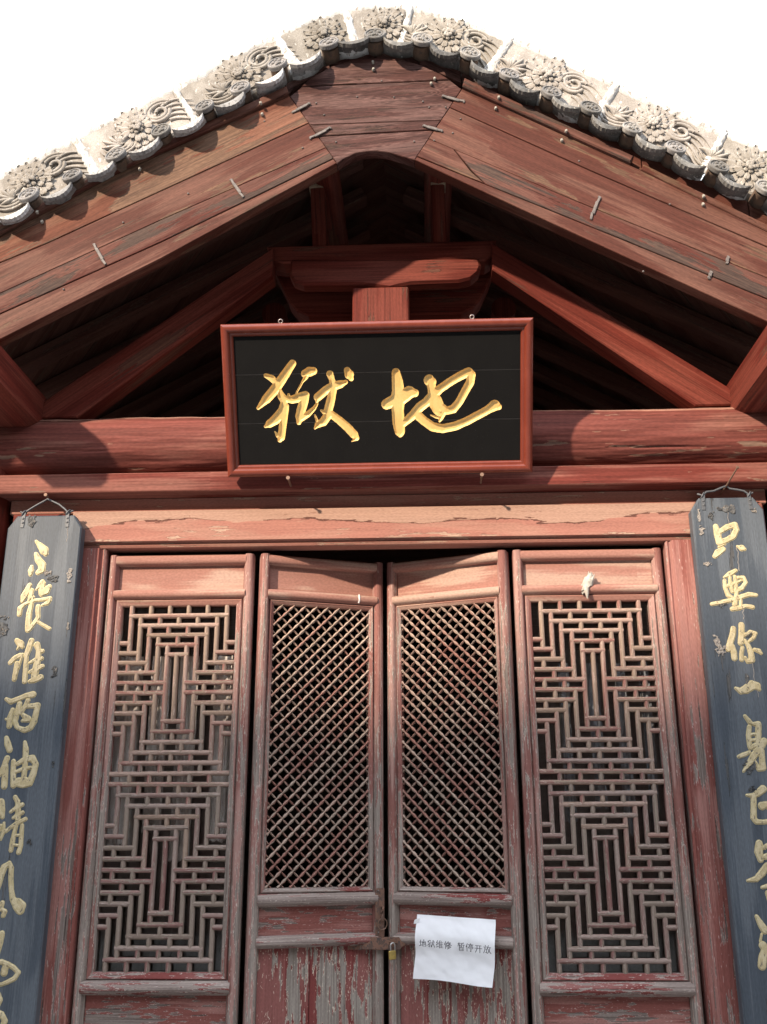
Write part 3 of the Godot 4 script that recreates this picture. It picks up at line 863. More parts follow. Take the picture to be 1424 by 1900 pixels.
func cramp(parent: Node3D, a: Vector2, b: Vector2, z: float) -> void:
	var d := (b - a)
	var l := d.length()
	var m := M.new()
	var xf := Transform3D(Basis(Vector3.BACK, d.angle()), Vector3((a.x + b.x) / 2, (a.y + b.y) / 2, z + 0.004))
	bev(m, xf, Vector3(l * 0.55, 0.015, 0.007), 0.002, 0)
	for s in [-1.0, 1.0]:
		bev(m, xf * Transform3D(Basis(Vector3.BACK, s * 0.12), Vector3(s * l * 0.37, s * 0.004 * rr(-1, 1), -0.0005)), Vector3(l * 0.28, 0.012, 0.006), 0.002, 0)
		bev(m, xf * Transform3D(Basis.IDENTITY, Vector3(s * l * 0.49, 0, -0.007)), Vector3(0.008, 0.011, 0.018), 0.002, 2)
	put("iron_cramp", m, mats.iron, parent)
func nail_head(parent: Node3D, x: float, y: float, z: float, r := 0.0048) -> void:
	var m := M.new()
	lathe(m, PackedVector2Array([Vector2(r, -0.001), Vector2(r * 0.85, 0.0025), Vector2(r * 0.45, 0.0042), Vector2(0, 0.0045)]), Transform3D(Basis(Vector3.RIGHT, PI / 2), Vector3(x, y, z)), 10)
	put("nail_head", m, mats.iron, parent)
func cable_clip(parent: Node3D, x: float, y: float, z: float) -> void:
	var m := M.new()
	bev(m, Transform3D(Basis(Vector3.BACK, rr(-0.4, 0.4)), Vector3(x, y, z + 0.008)), Vector3(0.012, 0.017, 0.014), 0.003, 1)
	lathe(m, PackedVector2Array([Vector2(0.005, 0), Vector2(0.004, 0.004), Vector2(0, 0.005)]), Transform3D(Basis(Vector3.RIGHT, PI / 2), Vector3(x, y - 0.004, z + 0.015)), 8)
	put("cable_clip", m, mats.clip, parent)

func build_gable() -> void:
	var lbot := [[-2.35, 3.395], [-1.721, 3.75], [-1.01, 4.151], [-0.196, 4.649]]
	var lj2 := [[-2.35, 3.575], [-1.736, 3.88], [-1.011, 4.241], [-0.212, 4.675]]
	var lj1 := [[-2.35, 3.678], [-1.749, 3.987], [-1.019, 4.361], [-0.249, 4.738]]
	var lk := [[-2.35, 3.865], [-1.767, 4.15], [-1.546, 4.253], [-0.335, 4.883]]
	var ls1 := [[-2.35, 3.945], [-1.784, 4.29], [-1.267, 4.614], [-0.433, 5.048]]
	var ls0 := [[-2.35, 3.996], [-1.79, 4.337], [-1.27, 4.662], [-0.445, 5.094]]
	var rbot := [[2.35, 3.39], [1.721, 3.754], [0.937, 4.209], [0.177, 4.655]]
	var rj2 := [[2.35, 3.542], [1.735, 3.867], [1.096, 4.204], [0.188, 4.674]]
	var rj1 := [[2.35, 3.66], [1.748, 3.973], [0.944, 4.391], [0.245, 4.772]]
	var rk := [[2.35, 3.80], [1.77, 4.13], [1.012, 4.56], [0.35, 4.95]]
	var rs1 := [[2.35, 3.87], [1.776, 4.212], [1.233, 4.562], [0.413, 5.058]]
	var rs0 := [[2.35, 3.92], [1.782, 4.258], [1.237, 4.606], [0.425, 5.108]]
	var l := thing("barge_board", "wide left barge board of red brown planks under scalloped tile shadows", "barge board")
	var r := thing("barge_board", "wide right barge board of red brown planks with a slanting split near the peak", "barge board")
	for e in [[l, 0.51, [[lbot, lj2, mats.barge], [lj2, lj1, mats.barge_grey], [lj1, lk, mats.barge], [lk, ls1, mats.barge_pale]]], [r, -0.53, [[rbot, rj2, mats.barge], [rj2, rj1, mats.barge_grey], [rj1, rk, mats.barge], [rk, rs1, mats.barge]]]]:
		var k := 0
		for p in e[2]:
			var m := M.new()
			prism(m, between(p[0], p[1]), 0.438, 0.5 + [0.0, 0.003, 0.001, 0.0025][k], 0.0025, e[1])
			if e[0] == r and k == 1:
				m = M.new()
				prism(m, PackedVector2Array([Vector2(0.188, 4.6755), Vector2(0.50, 4.513), Vector2(0.44, 4.58), Vector2(0.36, 4.7095), Vector2(0.245, 4.7705)]), 0.438, 0.503, 0.0025, -0.5)
				put("plank", m, mats.barge, e[0])
				m = M.new()
				prism(m, PackedVector2Array([Vector2(0.508, 4.509), Vector2(1.096, 4.2055), Vector2(1.735, 3.8685), Vector2(2.35, 3.5435), Vector2(2.35, 3.6585), Vector2(1.748, 3.9715), Vector2(0.944, 4.3895), Vector2(0.368, 4.7055), Vector2(0.449, 4.582)]), 0.438, 0.502, 0.0025, -0.53)
			put("plank", m, p[2], e[0])
			k += 1
	# thin cover strips along the upper edges; the right one stops short
	var m1 := M.new()
	prism(m1, between(ls1, ls0, 0.0), 0.47, 0.522, 0.006, 0.51)
	put("cover_strip", m1, mats.barge, l)
	var m2 := M.new()
	prism(m2, PackedVector2Array([Vector2(1.185, 4.592), Vector2(0.413, 5.058), Vector2(0.425, 5.108), Vector2(1.205, 4.628)]), 0.47, 0.522, 0.006, -0.53)
	put("cover_strip", m2, mats.barge_grey, r)
	var m3 := M.new()
	prism(m3, PackedVector2Array([Vector2(2.35, 3.87), Vector2(1.776, 4.212), Vector2(1.233, 4.562), Vector2(1.25, 4.592), Vector2(1.782, 4.246), Vector2(2.35, 3.905)]), 0.47, 0.506, 0.004, -0.53)
	put("cover_strip", m3, mats.barge, r)
	# apex board of stacked planks over a shallow arch
	var a := thing("apex_board", "dark stacked plank board at the gable peak over a small arch", "gable board")
	var jl := func(t: float) -> Vector2: return Vector2(-0.433, 5.048).lerp(Vector2(-0.196, 4.649), t) + Vector2(0.003, 0)
	var jr := func(t: float) -> Vector2: return Vector2(0.413, 5.058).lerp(Vector2(0.177, 4.655), t) - Vector2(0.003, 0)
	var top := pv([[-0.43, 5.052], [-0.335, 5.148], [-0.229, 5.218], [-0.123, 5.252], [-0.016, 5.264], [0.091, 5.252], [0.197, 5.218], [0.31, 5.152], [0.41, 5.06]])
	var arch := pv([[-0.193, 4.651], [-0.157, 4.678], [-0.106, 4.704], [-0.054, 4.714], [-0.003, 4.714], [0.049, 4.705], [0.113, 4.681], [0.174, 4.657]])
	var cut_top := pv([[-0.374, 5.105], [-0.335, 5.148], [-0.229, 5.218], [-0.123, 5.252], [-0.016, 5.264], [0.091, 5.252], [0.197, 5.218], [0.31, 5.152], [0.352, 5.117]])
	var ps := [cut_top,
		PackedVector2Array([Vector2(-0.372, 5.102), Vector2(0.354, 5.114), jr.call(0.0), jr.call(0.44), jl.call(0.43), jl.call(0.0)]),
		PackedVector2Array([jl.call(0.437), jr.call(0.447), jr.call(0.575), jl.call(0.60)])]
	var last := PackedVector2Array([jl.call(0.607), jr.call(0.582), jr.call(1.0)])
	var ra := arch.duplicate()
	ra.reverse()
	last.append_array(ra)
	last.append(jl.call(1.0))
	ps.append(last)
	for i in 4:
		var m := M.new()
		prism(m, ps[i], 0.442, 0.498 + [0.002, 0.0, 0.002, 0.0][i], 0.003, 0.015 + 0.03 * i)
		put("plank", m, mats.apex, a)
	# fascia behind the tile ends, in short lengths with open joints
	var f := thing("verge_fascia", "dark fascia boards directly under the tile ends", "fascia")
	var cuts := [-2.35, -1.93, -1.63, -1.435, -1.237, -1.03, -0.83, -0.455, -0.236, -0.014, 0.205, 0.412, 0.76, 1.25, 1.72, 2.35]
	for i in cuts.size() - 1:
		var x0: float = cuts[i] + 0.002
		var x1: float = cuts[i + 1] - 0.002
		var lo := PackedVector2Array()
		var hi := PackedVector2Array()
		for k in 7:
			var x := lerpf(x0, x1, k / 6.0)
			var low: float
			if x < -0.44:
				low = on_line(ls0, x) - 0.02
			elif x > 0.42:
				low = on_line(rs0, x) - 0.02
			else:
				low = 5.10 + 0.175 * (1.0 - pow(absf(x + 0.01) / 0.44, 2.0))
			lo.append(Vector2(x, low))
			hi.append(Vector2(x, verge(x) - 0.028))
		hi.reverse()
		lo.append_array(hi)
		var m := M.new()
		prism(m, lo, 0.436, 0.468 + rr(-0.003, 0.003), 0.003, 0.5 if x1 < 0 else -0.5)
		put("board", m, mats.apex if absf(x0) < 0.5 else mats.barge, f)
	for s in [-1.0, 1.0]:
		var lo := PackedVector2Array()
		var hi := PackedVector2Array()
		for k in 16:
			var x: float = s * 2.35 * k / 15.0
			lo.append(Vector2(x, verge(x) - 0.32))
			hi.append(Vector2(x, verge(x) - 0.03))
		hi.reverse()
		lo.append_array(hi)
		var m := M.new()
		prism(m, lo, 0.402, 0.434, 0.0, 0.5 * s)
		put("backing_board", m, mats.barge, f)
	for c in [[l, -0.415, 4.945, -0.33, 4.995], [l, -0.325, 4.79, -0.225, 4.848], [l, -0.70, 4.57, -0.635, 4.47], [l, -1.33, 4.235, -1.265, 4.125], [r, 0.315, 5.015, 0.42, 4.975], [r, 0.22, 4.845, 0.31, 4.81], [r, 1.03, 4.42, 0.985, 4.30], [r, 1.585, 4.085, 1.575, 4.05], [r, 1.50, 4.01, 1.49, 3.975]]:
		cramp(c[0], Vector2(c[1], c[2]), Vector2(c[3], c[4]), 0.503)
	for c in [[l, -1.605, 4.40, 0.522], [l, -1.585, 4.36, 0.503], [l, -1.16, 4.69, 0.522], [l, -1.14, 4.64, 0.503], [l, -0.567, 4.985, 0.522], [l, -0.561, 4.935, 0.503], [a, -0.022, 5.228, 0.5], [a, -0.02, 5.185, 0.5], [a, 0.28, 5.118, 0.498], [a, 0.262, 5.09, 0.498], [r, 0.585, 4.975, 0.522], [r, 0.57, 4.93, 0.501], [r, 0.895, 4.77, 0.522], [r, 0.875, 4.735, 0.501], [r, 1.505, 4.40, 0.506], [r, 1.50, 4.36, 0.501]]:
		cable_clip(c[0], c[1], c[2], c[3])
	for c in [[-0.30, 5.0], [-0.10, 5.03], [0.08, 5.02], [0.22, 4.99], [0.25, 4.955], [-0.26, 4.93], [-0.2, 4.77], [0.175, 4.76], [0.02, 5.12]]:
		nail_head(a, c[0], c[1], 0.5)
	for c in [[-0.36, 4.74], [-0.55, 4.9], [-0.9, 4.5], [-1.2, 4.35], [-1.45, 4.0]]:
		nail_head(l, c[0], c[1], 0.503)
	for c in [[0.27, 4.76], [0.4, 4.88], [0.36, 4.80], [0.33, 4.95], [0.95, 4.62], [1.35, 4.37], [1.2, 4.02]]:
		nail_head(r, c[0], c[1], 0.503)

func build_roof() -> void:
	var o := thing("temple_roof", "dark underside of the pitched roof with rafters behind the barge boards", "roof")
	for s in [-1.0, 1.0]:
		var poly := PackedVector2Array()
		var up := PackedVector2Array()
		for k in 14:
			var x: float = lerpf(0.0, 2.48, k / 13.0) * s
			poly.append(Vector2(x, verge(x) - 0.10))
			up.append(Vector2(x, verge(x) - 0.035))
		up.reverse()
		poly.append_array(up)
		var m := M.new()
		prism(m, poly, -5.2, 0.40, 0.0, 0.5 * s)
		put("roof_deck", m, mats.attic, o)
		for k in 11:   # flat rafters running down the slope
			var a := Vector2(0.12 * s, 5.135)
			var b := Vector2(2.4 * s, 3.875)
			var d := b - a
			var rm := M.new()
			bev(rm, Transform3D(Basis(Vector3.BACK, d.angle()), Vector3((a.x + b.x) / 2, (a.y + b.y) / 2, 0.24 - k * 0.34)), Vector3(d.length(), 0.075, 0.10), 0.006, 0)
			put("rafter", rm, mats.attic, o)
		var pm := M.new()   # pairs of ridge purlins, wall purlins
		var circ := PackedVector2Array()
		for k in 16:
			circ.append(Vector2(cos(TAU * k / 16), sin(TAU * k / 16)) * 0.075)
		sweep(pm, circ, Vector3(0.3 * s, 4.955, -5.0), Vector3(0, 0, 1), Vector3(1, 0, 0), Vector3(0, 1, 0), 5.43, 0, 0, Vector2.INF, true)
		put("ridge_purlin", pm, mats.maroon, o)
		var pm2 := M.new()
		sweep(pm2, circ, Vector3(0.7 * s, 4.64, -5.0), Vector3(0, 0, 1), Vector3(1, 0, 0), Vector3(0, 1, 0), 4.1, 0, 0, Vector2.INF, true)
		put("purlin", pm2, mats.maroon, o)
		var em := M.new()
		var sq := PackedVector2Array([Vector2(-0.13, -0.12), Vector2(0.10, -0.12), Vector2(0.13, -0.09), Vector2(0.13, 0.07), Vector2(0.095, 0.105), Vector2(-0.13, 0.105)])
		sweep(em, sq, Vector3(1.80 * s, 3.60, -5.0), Vector3(0, 0, 1), Vector3(-s, 0, 0), Vector3(0, 1, 0), 5.62)
		put("eave_purlin", em, mats.maroon, o)

func build_truss() -> void:
	# the log tie beam with the square rail under it
	var t := thing("log_beam", "thick round log beam across the facade, worn red paint, behind the plaque", "beam")
	var m := M.new()
	var nz := FastNoiseLite.new()
	nz.seed = 5
	nz.frequency = 0.8
	var fine := FastNoiseLite.new()
	fine.seed = 6
	fine.frequency = 3.0
	var segs := 150
	var ring := 180
	var cracks := [[0.70, 0.82, 1.98, 0.16, 0.010], [-1.98, -0.25, -1.1, -0.42, 0.007], [-1.3, 0.35, -0.62, 0.22, 0.006], [0.95, -0.5, 1.7, -0.62, 0.007], [1.2, 0.55, 1.75, 0.62, 0.004], [-1.9, 0.7, -1.25, 0.78, 0.005]]
	var ps := []
	for i in segs + 1:
		var x := -2.0 + 4.0 * i / segs
		var row := PackedVector3Array()
		for k in ring + 1:
			var a := TAU * (k % ring) / ring - PI
			var r := 0.158 + 0.004 * sin(a * 3.0 + 0.6) + 0.007 * nz.get_noise_2d(x * 2.0, sin(a) * 2.0 + cos(a)) + 0.0022 * fine.get_noise_2d(x * 0.7, a * 2.6)
			for c in cracks:
				if x > c[0] and x < c[2]:
					var q: float = (x - c[0]) / (c[2] - c[0])
					var off := absf(a - lerpf(c[1], c[3], q) - 0.05 * fine.get_noise_1d(x * 1.6 + c[1]))
					r -= c[4] * 1.6 * sin(PI * clampf(q * 1.1 + 0.05, 0.0, 1.0)) * maxf(0.0, 1.0 - off / 0.034)
			row.append(Vector3(x, 3.405 + sin(a) * r + 0.01 * nz.get_noise_1d(x), -0.02 + cos(a) * r))
		ps.append(row)
	var nr := []
	for i in segs + 1:
		var row := PackedVector3Array()
		for k in ring + 1:
			var du: Vector3 = ps[mini(i + 1, segs)][k] - ps[maxi(i - 1, 0)][k]
			var dv: Vector3 = ps[i][(k + 1) % ring] - ps[i][(k + ring - 1) % ring]
			row.append(du.cross(dv).normalized() * (1.0 if du.cross(dv).dot(ps[i][k] - Vector3(ps[i][k].x, 3.405, -0.02)) > 0.0 else -1.0))
		nr.append(row)
	for i in segs:
		for k in ring:
			var uv := [Vector2(k * 0.0055 - 0.25, 4.0 * i / segs), Vector2(k * 0.0055 - 0.25, 4.0 * (i + 1) / segs), Vector2((k + 1) * 0.0055 - 0.25, 4.0 * (i + 1) / segs), Vector2((k + 1) * 0.0055 - 0.25, 4.0 * i / segs)]
			m.squad(ps[i][k], ps[i + 1][k], ps[i + 1][k + 1], ps[i][k + 1], nr[i][k], nr[i + 1][k], nr[i + 1][k + 1], nr[i][k + 1], uv[0], uv[1], uv[2], uv[3])
	put("log", m, mats.beam, t)
	var rl := thing("square_rail", "square red rail running directly under the log beam", "beam")
	put("rail", box(Vector3(0, 3.188, 0.03), Vector3(3.72, 0.094, 0.18), 0.004, 0), mats.maroon_lit, rl)
	put("filler_board", box(Vector3(0, 3.105, -0.015), Vector3(3.58, 0.07, 0.07), 0.003, 0), mats.salmon, rl)
	# bracket beam that carries the two ridge posts
	var br := thing("bracket_beam", "carved boat shaped bracket beam high in the gable, two boards deep", "bracket")
	var bm := M.new()
	prism(bm, pv([[-0.627, 4.615], [0.617, 4.620], [0.601, 4.520], [0.559, 4.400], [0.512, 4.290], [0.470, 4.240], [0.408, 4.210], [-0.397, 4.215], [-0.460, 4.245], [-0.502, 4.300], [-0.543, 4.400], [-0.601, 4.520]]), -0.30, -0.18, 0.008, 0.0)
	put("back_board", bm, mats.maroon, br)
	var fm := M.new()
	prism(fm, pv([[-0.47, 4.42], [-0.2, 4.412], [0.1, 4.405], [0.495, 4.40], [0.505, 4.355], [0.49, 4.315], [0.45, 4.28], [0.39, 4.266], [0.15, 4.262], [0.09, 4.252], [0.04, 4.238], [-0.02, 4.25], [-0.10, 4.265], [-0.40, 4.272], [-0.45, 4.29], [-0.472, 4.33]]), -0.03, 0.045, 0.012, 0.0)
	var um := M.new()
	prism(um, pv([[-0.60, 4.515], [0.59, 4.52], [0.575, 4.43], [0.53, 4.40], [-0.51, 4.415], [-0.575, 4.43]]), -0.12, 0.02, 0.008, 0.0)
	put("upper_beam", um, mats.maroon, br)
	put("front_board", fm, mats.maroon, br)
	var kp := thing("king_post", "short square post between log beam and bracket, half hidden by the plaque", "post")
	put("post", box(Vector3(-0.006, 3.895, 0.0), Vector3(0.285, 0.69, 0.11), 0.008, 1), mats.maroon, kp)
	for e in [[-0.335, "slim ridge post with a raw unpainted head, left of the pair", 0.075], [0.298, "slim ridge post with a raw unpainted head, right of the pair", 0.072]]:
		var p := thing("ridge_post", e[1], "post", Vector3(e[0], 4.515, 0.0), "ridge posts")
		var pm := M.new()
		bev(pm, Transform3D(Basis(Vector3.BACK, 0.05 if e[0] < 0 else 0.02), Vector3(0, 0.18, -0.04)), Vector3(e[2], 0.37, 0.09), 0.006, 1)
		put("shaft", pm, mats.maroon, p)
		var hm := M.new()
		bev(hm, Transform3D(Basis(Vector3.BACK, 0.08 if e[0] < 0 else 0.0), Vector3(-0.015 if e[0] < 0 else 0.0, 0.385, -0.04)), Vector3(e[2] + 0.006, 0.05, 0.096), 0.008, 1)
		put("raw_head", hm, mats.raw, p)
	for s in [-1.0, 1.0]:
		var b := thing("diagonal_brace", "slanting red brace left of the plaque, in shade" if s < 0 else "slanting red brace right of the plaque, half in sun", "brace")
		var pm := M.new()
		prism(pm, PackedVector2Array([Vector2(s * 1.705, 3.555), Vector2(s * 1.705, 3.615), Vector2(s * 1.66, 3.655), Vector2(s * 0.56, 4.485), Vector2(s * 0.56, 4.325), Vector2(s * 1.50, 3.555)]), -0.06, 0.055, 0.006, -s * 0.64)
		put("timber", pm, mats.maroon, b)

func build_frame() -> void:
	var o := thing("door_frame", "faded salmon red frame with lintel and jambs round the four door panels", "door frame")
	# lintel with its moulded lower edge
	var m := M.new()
	sweep(m, pv([[0, -0.06], [0, 0.026], [0.010, 0.032], [0.016, 0.026], [0.022, 0.026], [0.026, 0.05], [0.172, 0.052], [0.176, 0.046], [0.176, -0.06]]), Vector3(-1.47, 2.893, 0), Vector3(1, 0, 0), Vector3(0, 1, 0), Vector3(0, 0, 1), 2.92, 0, 0, Vector2(0.0, 0.4))
	put("lintel", m, mats.salmon, o)
	for s in [-1.0, 1.0]:
		var j := M.new()
		sweep(j, pv([[0, -0.08], [0, 0.016], [0.008, 0.024], [0.016, 0.018], [0.022, 0.018], [0.03, 0.036], [0.15, 0.04], [0.17, 0.036], [0.17, -0.08]]), Vector3(s * 1.305, 0.0, 0), Vector3(0, 1, 0), Vector3(s, 0, 0), Vector3(0, 0, 1), 2.892, 0, 0, Vector2(0.1 if s < 0 else 0.3, 0.0))
		put("jamb", j, mats.jamb, o)
		put("side_board", box(Vector3(s * 1.63, 1.535, -0.03), Vector3(0.305, 3.07, 0.05), 0.004, 1, Vector2(0.2 if s < 0 else 0.6, 1.535)), mats.jamb, o)
		put("head_board", box(Vector3(s * 1.63, 2.98, 0.018), Vector3(0.27, 0.17, 0.035), 0.004, 0), mats.maroon_lit, o)
	put("threshold", box(Vector3(0, 0.06, -0.02), Vector3(2.6, 0.12, 0.14), 0.01, 0), mats.bare, o)
	for s in [-1.0, 1.0]:
		var c := thing("round_column", "dark red round column at the far left edge" if s < 0 else "dark red round column at the far right edge", "column", Vector3(s * 1.965, 0, 0))
		var cm := M.new()
		var circ := PackedVector2Array()
		for k in 32:
			circ.append(Vector2(cos(TAU * k / 32), sin(TAU * k / 32)) * 0.16)
		sweep(cm, circ, Vector3(0, 0.16, 0), Vector3.UP, Vector3(1, 0, 0), Vector3(0, 0, 1), 3.3, 0, 0, Vector2.INF, true)
		put("shaft", cm, mats.maroon, c)
		var bm := M.new()
		lathe(bm, PackedVector2Array([Vector2(0.24, 0.0), Vector2(0.25, 0.05), Vector2(0.22, 0.12), Vector2(0.17, 0.165), Vector2(0.0, 0.165)]), ID, 32)
		put("stone_base", bm, mats.tile, c)

# ---------- doors
func rail(o: Node3D, called: String, y0: float, hh: float, half: float, z: float, proud: float, mat: Material) -> void:
	var m := M.new()
	sweep(m, pv([[0, -0.045], [0, -0.014], [0.004, -0.003], [hh * 0.2, proud * 0.55], [hh * 0.36, proud * 0.92], [hh * 0.5, proud], [hh * 0.68, proud * 0.9], [hh * 0.84, proud * 0.5], [hh - 0.004, -0.003], [hh, -0.014], [hh, -0.045]]), Vector3(-half, y0, z), Vector3(1, 0, 0), Vector3(0, 1, 0), Vector3(0, 0, 1), half * 2.0, 0, 0, Vector2.INF, true)
	put(called, m, mat, o)
func stiles(o: Node3D, half: float, sw: float, y0: float, y1: float) -> void:
	for s in [-1.0, 1.0]:
		var m := M.new()
		sweep(m, pv([[0, -0.055], [0, -0.010], [0.004, -0.003], [sw * 0.25, 0.003], [sw * 0.5, 0.0055], [sw * 0.75, 0.004], [sw - 0.009, -0.001], [sw - 0.005, -0.006], [sw - 0.003, -0.016], [sw, -0.018], [sw, -0.055]]), Vector3(s * half, y0, 0), Vector3.UP, Vector3(-s, 0, 0), Vector3(0, 0, 1), y1 - y0, 0, 0, Vector2(rr(0, 0.5), y0), true)
		put("stile", m, mats.door, o)
func beading(o: Node3D, half: float, iw: float, y0: float, y1: float) -> void:
	# mitred inner frame round the lattice opening; half, y0, y1 are its outer edges
	var prof := pv([[0, -0.05], [0, -0.018], [0.003, -0.009], [0.007, -0.006], [iw * 0.5, -0.010], [iw - 0.004, -0.015], [iw, -0.019], [iw, -0.05]])
	var w := half * 2.0
	for e in [[Vector3(-half, y0, 0), Vector3.UP, Vector3(1, 0, 0), y1 - y0, mats.door, y0], [Vector3(half, y0, 0), Vector3.UP, Vector3(-1, 0, 0), y1 - y0, mats.door, y0], [Vector3(-half, y1, 0), Vector3(1, 0, 0), Vector3(0, -1, 0), w, mats.panel, 0.0], [Vector3(-half, y0, 0), Vector3(1, 0, 0), Vector3(0, 1, 0), w, mats.bare, 0.3]]:
		var m := M.new()
		sweep(m, prof, e[0], e[1], e[2], Vector3(0, 0, 1), e[3], 1.0, 1.0, Vector2(rr(0, 0.5), e[5]))
		put("inner_bead", m, e[4], o)

var bar_cache := {}
func lattice_bar(par: Node3D, horiz: bool, cx: float, cy: float, l: float, w: float) -> void:
	var key := "%d_%d_%d" % [int(horiz), int(l * 500), rng.randi() % 2]
	if not bar_cache.has(key):
		var m := M.new()
		var k := w / 2.0
		# rounded front, square back
		var prof := pv([[-k, -0.024], [-k, -0.006], [-k * 0.72, -0.001], [0, 0.0015], [k * 0.72, -0.001], [k, -0.006], [k, -0.024]])
		if horiz:
			sweep(m, prof, Vector3(-l / 2, 0, 0), Vector3(1, 0, 0), Vector3(0, 1, 0), Vector3(0, 0, 1), l, 0, 0, Vector2.INF, true)
		else:
			sweep(m, prof, Vector3(0, -l / 2, 0), Vector3.UP, Vector3(1, 0, 0), Vector3(0, 0, 1), l, 0, 0, Vector2.INF, true)
		bar_cache[key] = m.mesh()
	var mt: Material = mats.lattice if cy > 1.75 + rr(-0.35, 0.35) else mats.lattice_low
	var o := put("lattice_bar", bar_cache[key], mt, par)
	o.position = Vector3(cx + rr(-0.0008, 0.0008), cy + rr(-0.0008, 0.0008), -0.016 + (0.0 if horiz else -0.0012) + rr(-0.001, 0.001))
	o.rotation.z = rr(-0.006, 0.006)

func stepped_lattice(o: Node3D, x0: float, x1: float, y0: float, y1: float) -> void:
	var g := Node3D.new()
	g.name = "lattice"
	o.add_child(g, true)
	var ux := (x1 - x0) / 12.0
	var uy := (y1 - y0) / 34.2
	var w := 0.0212
	var H := func(a: float, b: float, row: float) -> void:
		lattice_bar(g, true, x0 + (a + b) / 2.0 * ux, y1 - row * uy, (b - a) * ux + (w if a > 0 and b < 12 else 0.0) * 0.9, w)
	var V := func(x: float, a: float, b: float) -> void:
		lattice_bar(g, false, x0 + x * ux, y1 - (a + b) / 2.0 * uy, (b - a) * uy + 0.004, w * 0.95)
	for mo in [1.0, 18.6]:
		for k in 5:
			for e in [float(k), 14.6 - k]:
				H.call(1.0 + k, 11.0 - k, mo + e)
			for e in [2.8 + k, 11.8 - k]:
				H.call(0.0, k + 1.0, mo + e)
				H.call(11.0 - k, 12.0, mo + e)
		for k in 4:
			for x in [k + 1.0, 11.0 - k]:
				V.call(x, mo + k - 1.0, mo + 3.8 + k)
				V.call(x, mo + 14.6 - 3.8 - k, mo + 15.6 - k)
		for x in [5.0, 7.0]:
			V.call(x, mo + 3.0, mo + 11.6)
		V.call(6.0, mo + 4.0, mo + 10.6)
		for e in [[4, 0], [6, 0], [8, 0], [5, 1], [7, 1], [6, 2], [3, -1], [5, -1], [7, -1], [9, -1]]:
			V.call(e[0], mo + e[1], mo + e[1] + 1.0)
			V.call(e[0], mo + 13.6 - e[1], mo + 14.6 - e[1])
		for e in [[1, 4.8], [2, 5.8], [1, 6.8], [3, 6.8], [2, 7.8], [1, 8.8]]:
			V.call(e[0], mo + e[1], mo + e[1] + 1.0)
			V.call(12.0 - e[0], mo + e[1], mo + e[1] + 1.0)
	for row in [16.6, 17.6]:
		H.call(0.0, 12.0, row)
	for x in [2, 4, 6, 8, 10]:
		V.call(x, 16.6, 17.6)

func net_lattice(o: Node3D, x0: float, x1: float, y0: float, y1: float, flip: float) -> void:
	var g := Node3D.new()
	g.name = "diagonal_lattice"
	o.add_child(g, true)
	var pitch := 0.0545
	var side := pitch / sqrt(2.0)
	for dir in [1.0, -1.0]:    # +1 rises to the right
		var front: bool = dir == flip
		var n := int((y1 - y0 + (x1 - x0)) / pitch) + 3
		for k in n:
			var c: float = (y0 - maxf(dir * x0, dir * x1)) + (k + 0.5) * pitch
			# line y = dir * x + c, cut to the opening
			var xa := x0
			var xb := x1
			var ya: float = (y0 - c) * dir
			var yb: float = (y1 - c) * dir
			xa = maxf(xa, minf(ya, yb))
			xb = minf(xb, maxf(ya, yb))
			if xb - xa < 0.012:
				continue
			var a := Vector2(xa, dir * xa + c)
			var b := Vector2(xb, dir * xb + c)
			var l := a.distance_to(b)
			var d := (b - a) / l
			var nn := Vector2(-d.y, d.x)
			var m := M.new()
			# distance from a to the nearest crossing: crossings lie where x + y is a whole number of pitches plus an offset
			var steps := maxi(int(l / side * 6.0), 2)
			var zb := -0.020 if front else -0.027
			var uo := Vector2(rr(0, 0.5), a.y)
			var prev := []
			for i in steps + 1:
				var p := a + d * (l * i / steps)
				var cr: float = (p.y + dir * p.x - (y0 - maxf(-dir * x0, -dir * x1))) / pitch - 0.5
				var wv := pow(absf(sin(PI * cr)), 1.3)
				var hw := (0.0024 + 0.0042 * wv) if front else (0.0026 + 0.0012 * wv)
				var top := zb + 0.004 + 0.0015 * wv
				var cur := [Vector3(p.x - nn.x * hw, p.y - nn.y * hw, zb), Vector3(p.x, p.y, top), Vector3(p.x + nn.x * hw, p.y + nn.y * hw, zb), Vector3(p.x + nn.x * hw * 0.8, p.y + nn.y * hw * 0.8, zb - 0.011), Vector3(p.x - nn.x * hw * 0.8, p.y - nn.y * hw * 0.8, zb - 0.011)]
				if i > 0:
					for q in 5:
						var q2 := (q + 1) % 5
						var outs := [Vector3(-nn.x, -nn.y, 1), Vector3(nn.x, nn.y, 1), Vector3(nn.x, nn.y, 0), Vector3(0, 0, -1), Vector3(-nn.x, -nn.y, 0)]
						var v0: float = l * (i - 1) / steps
						var v1: float = l * i / steps
						m.quad(prev[q], prev[q2], cur[q2], cur[q], outs[q], uo + Vector2(q * 0.008, v0), uo + Vector2(q * 0.008 + 0.008, v0), uo + Vector2(q * 0.008 + 0.008, v1), uo + Vector2(q * 0.008, v1))
				prev = cur
			put("lattice_bar", m, mats.net, g)

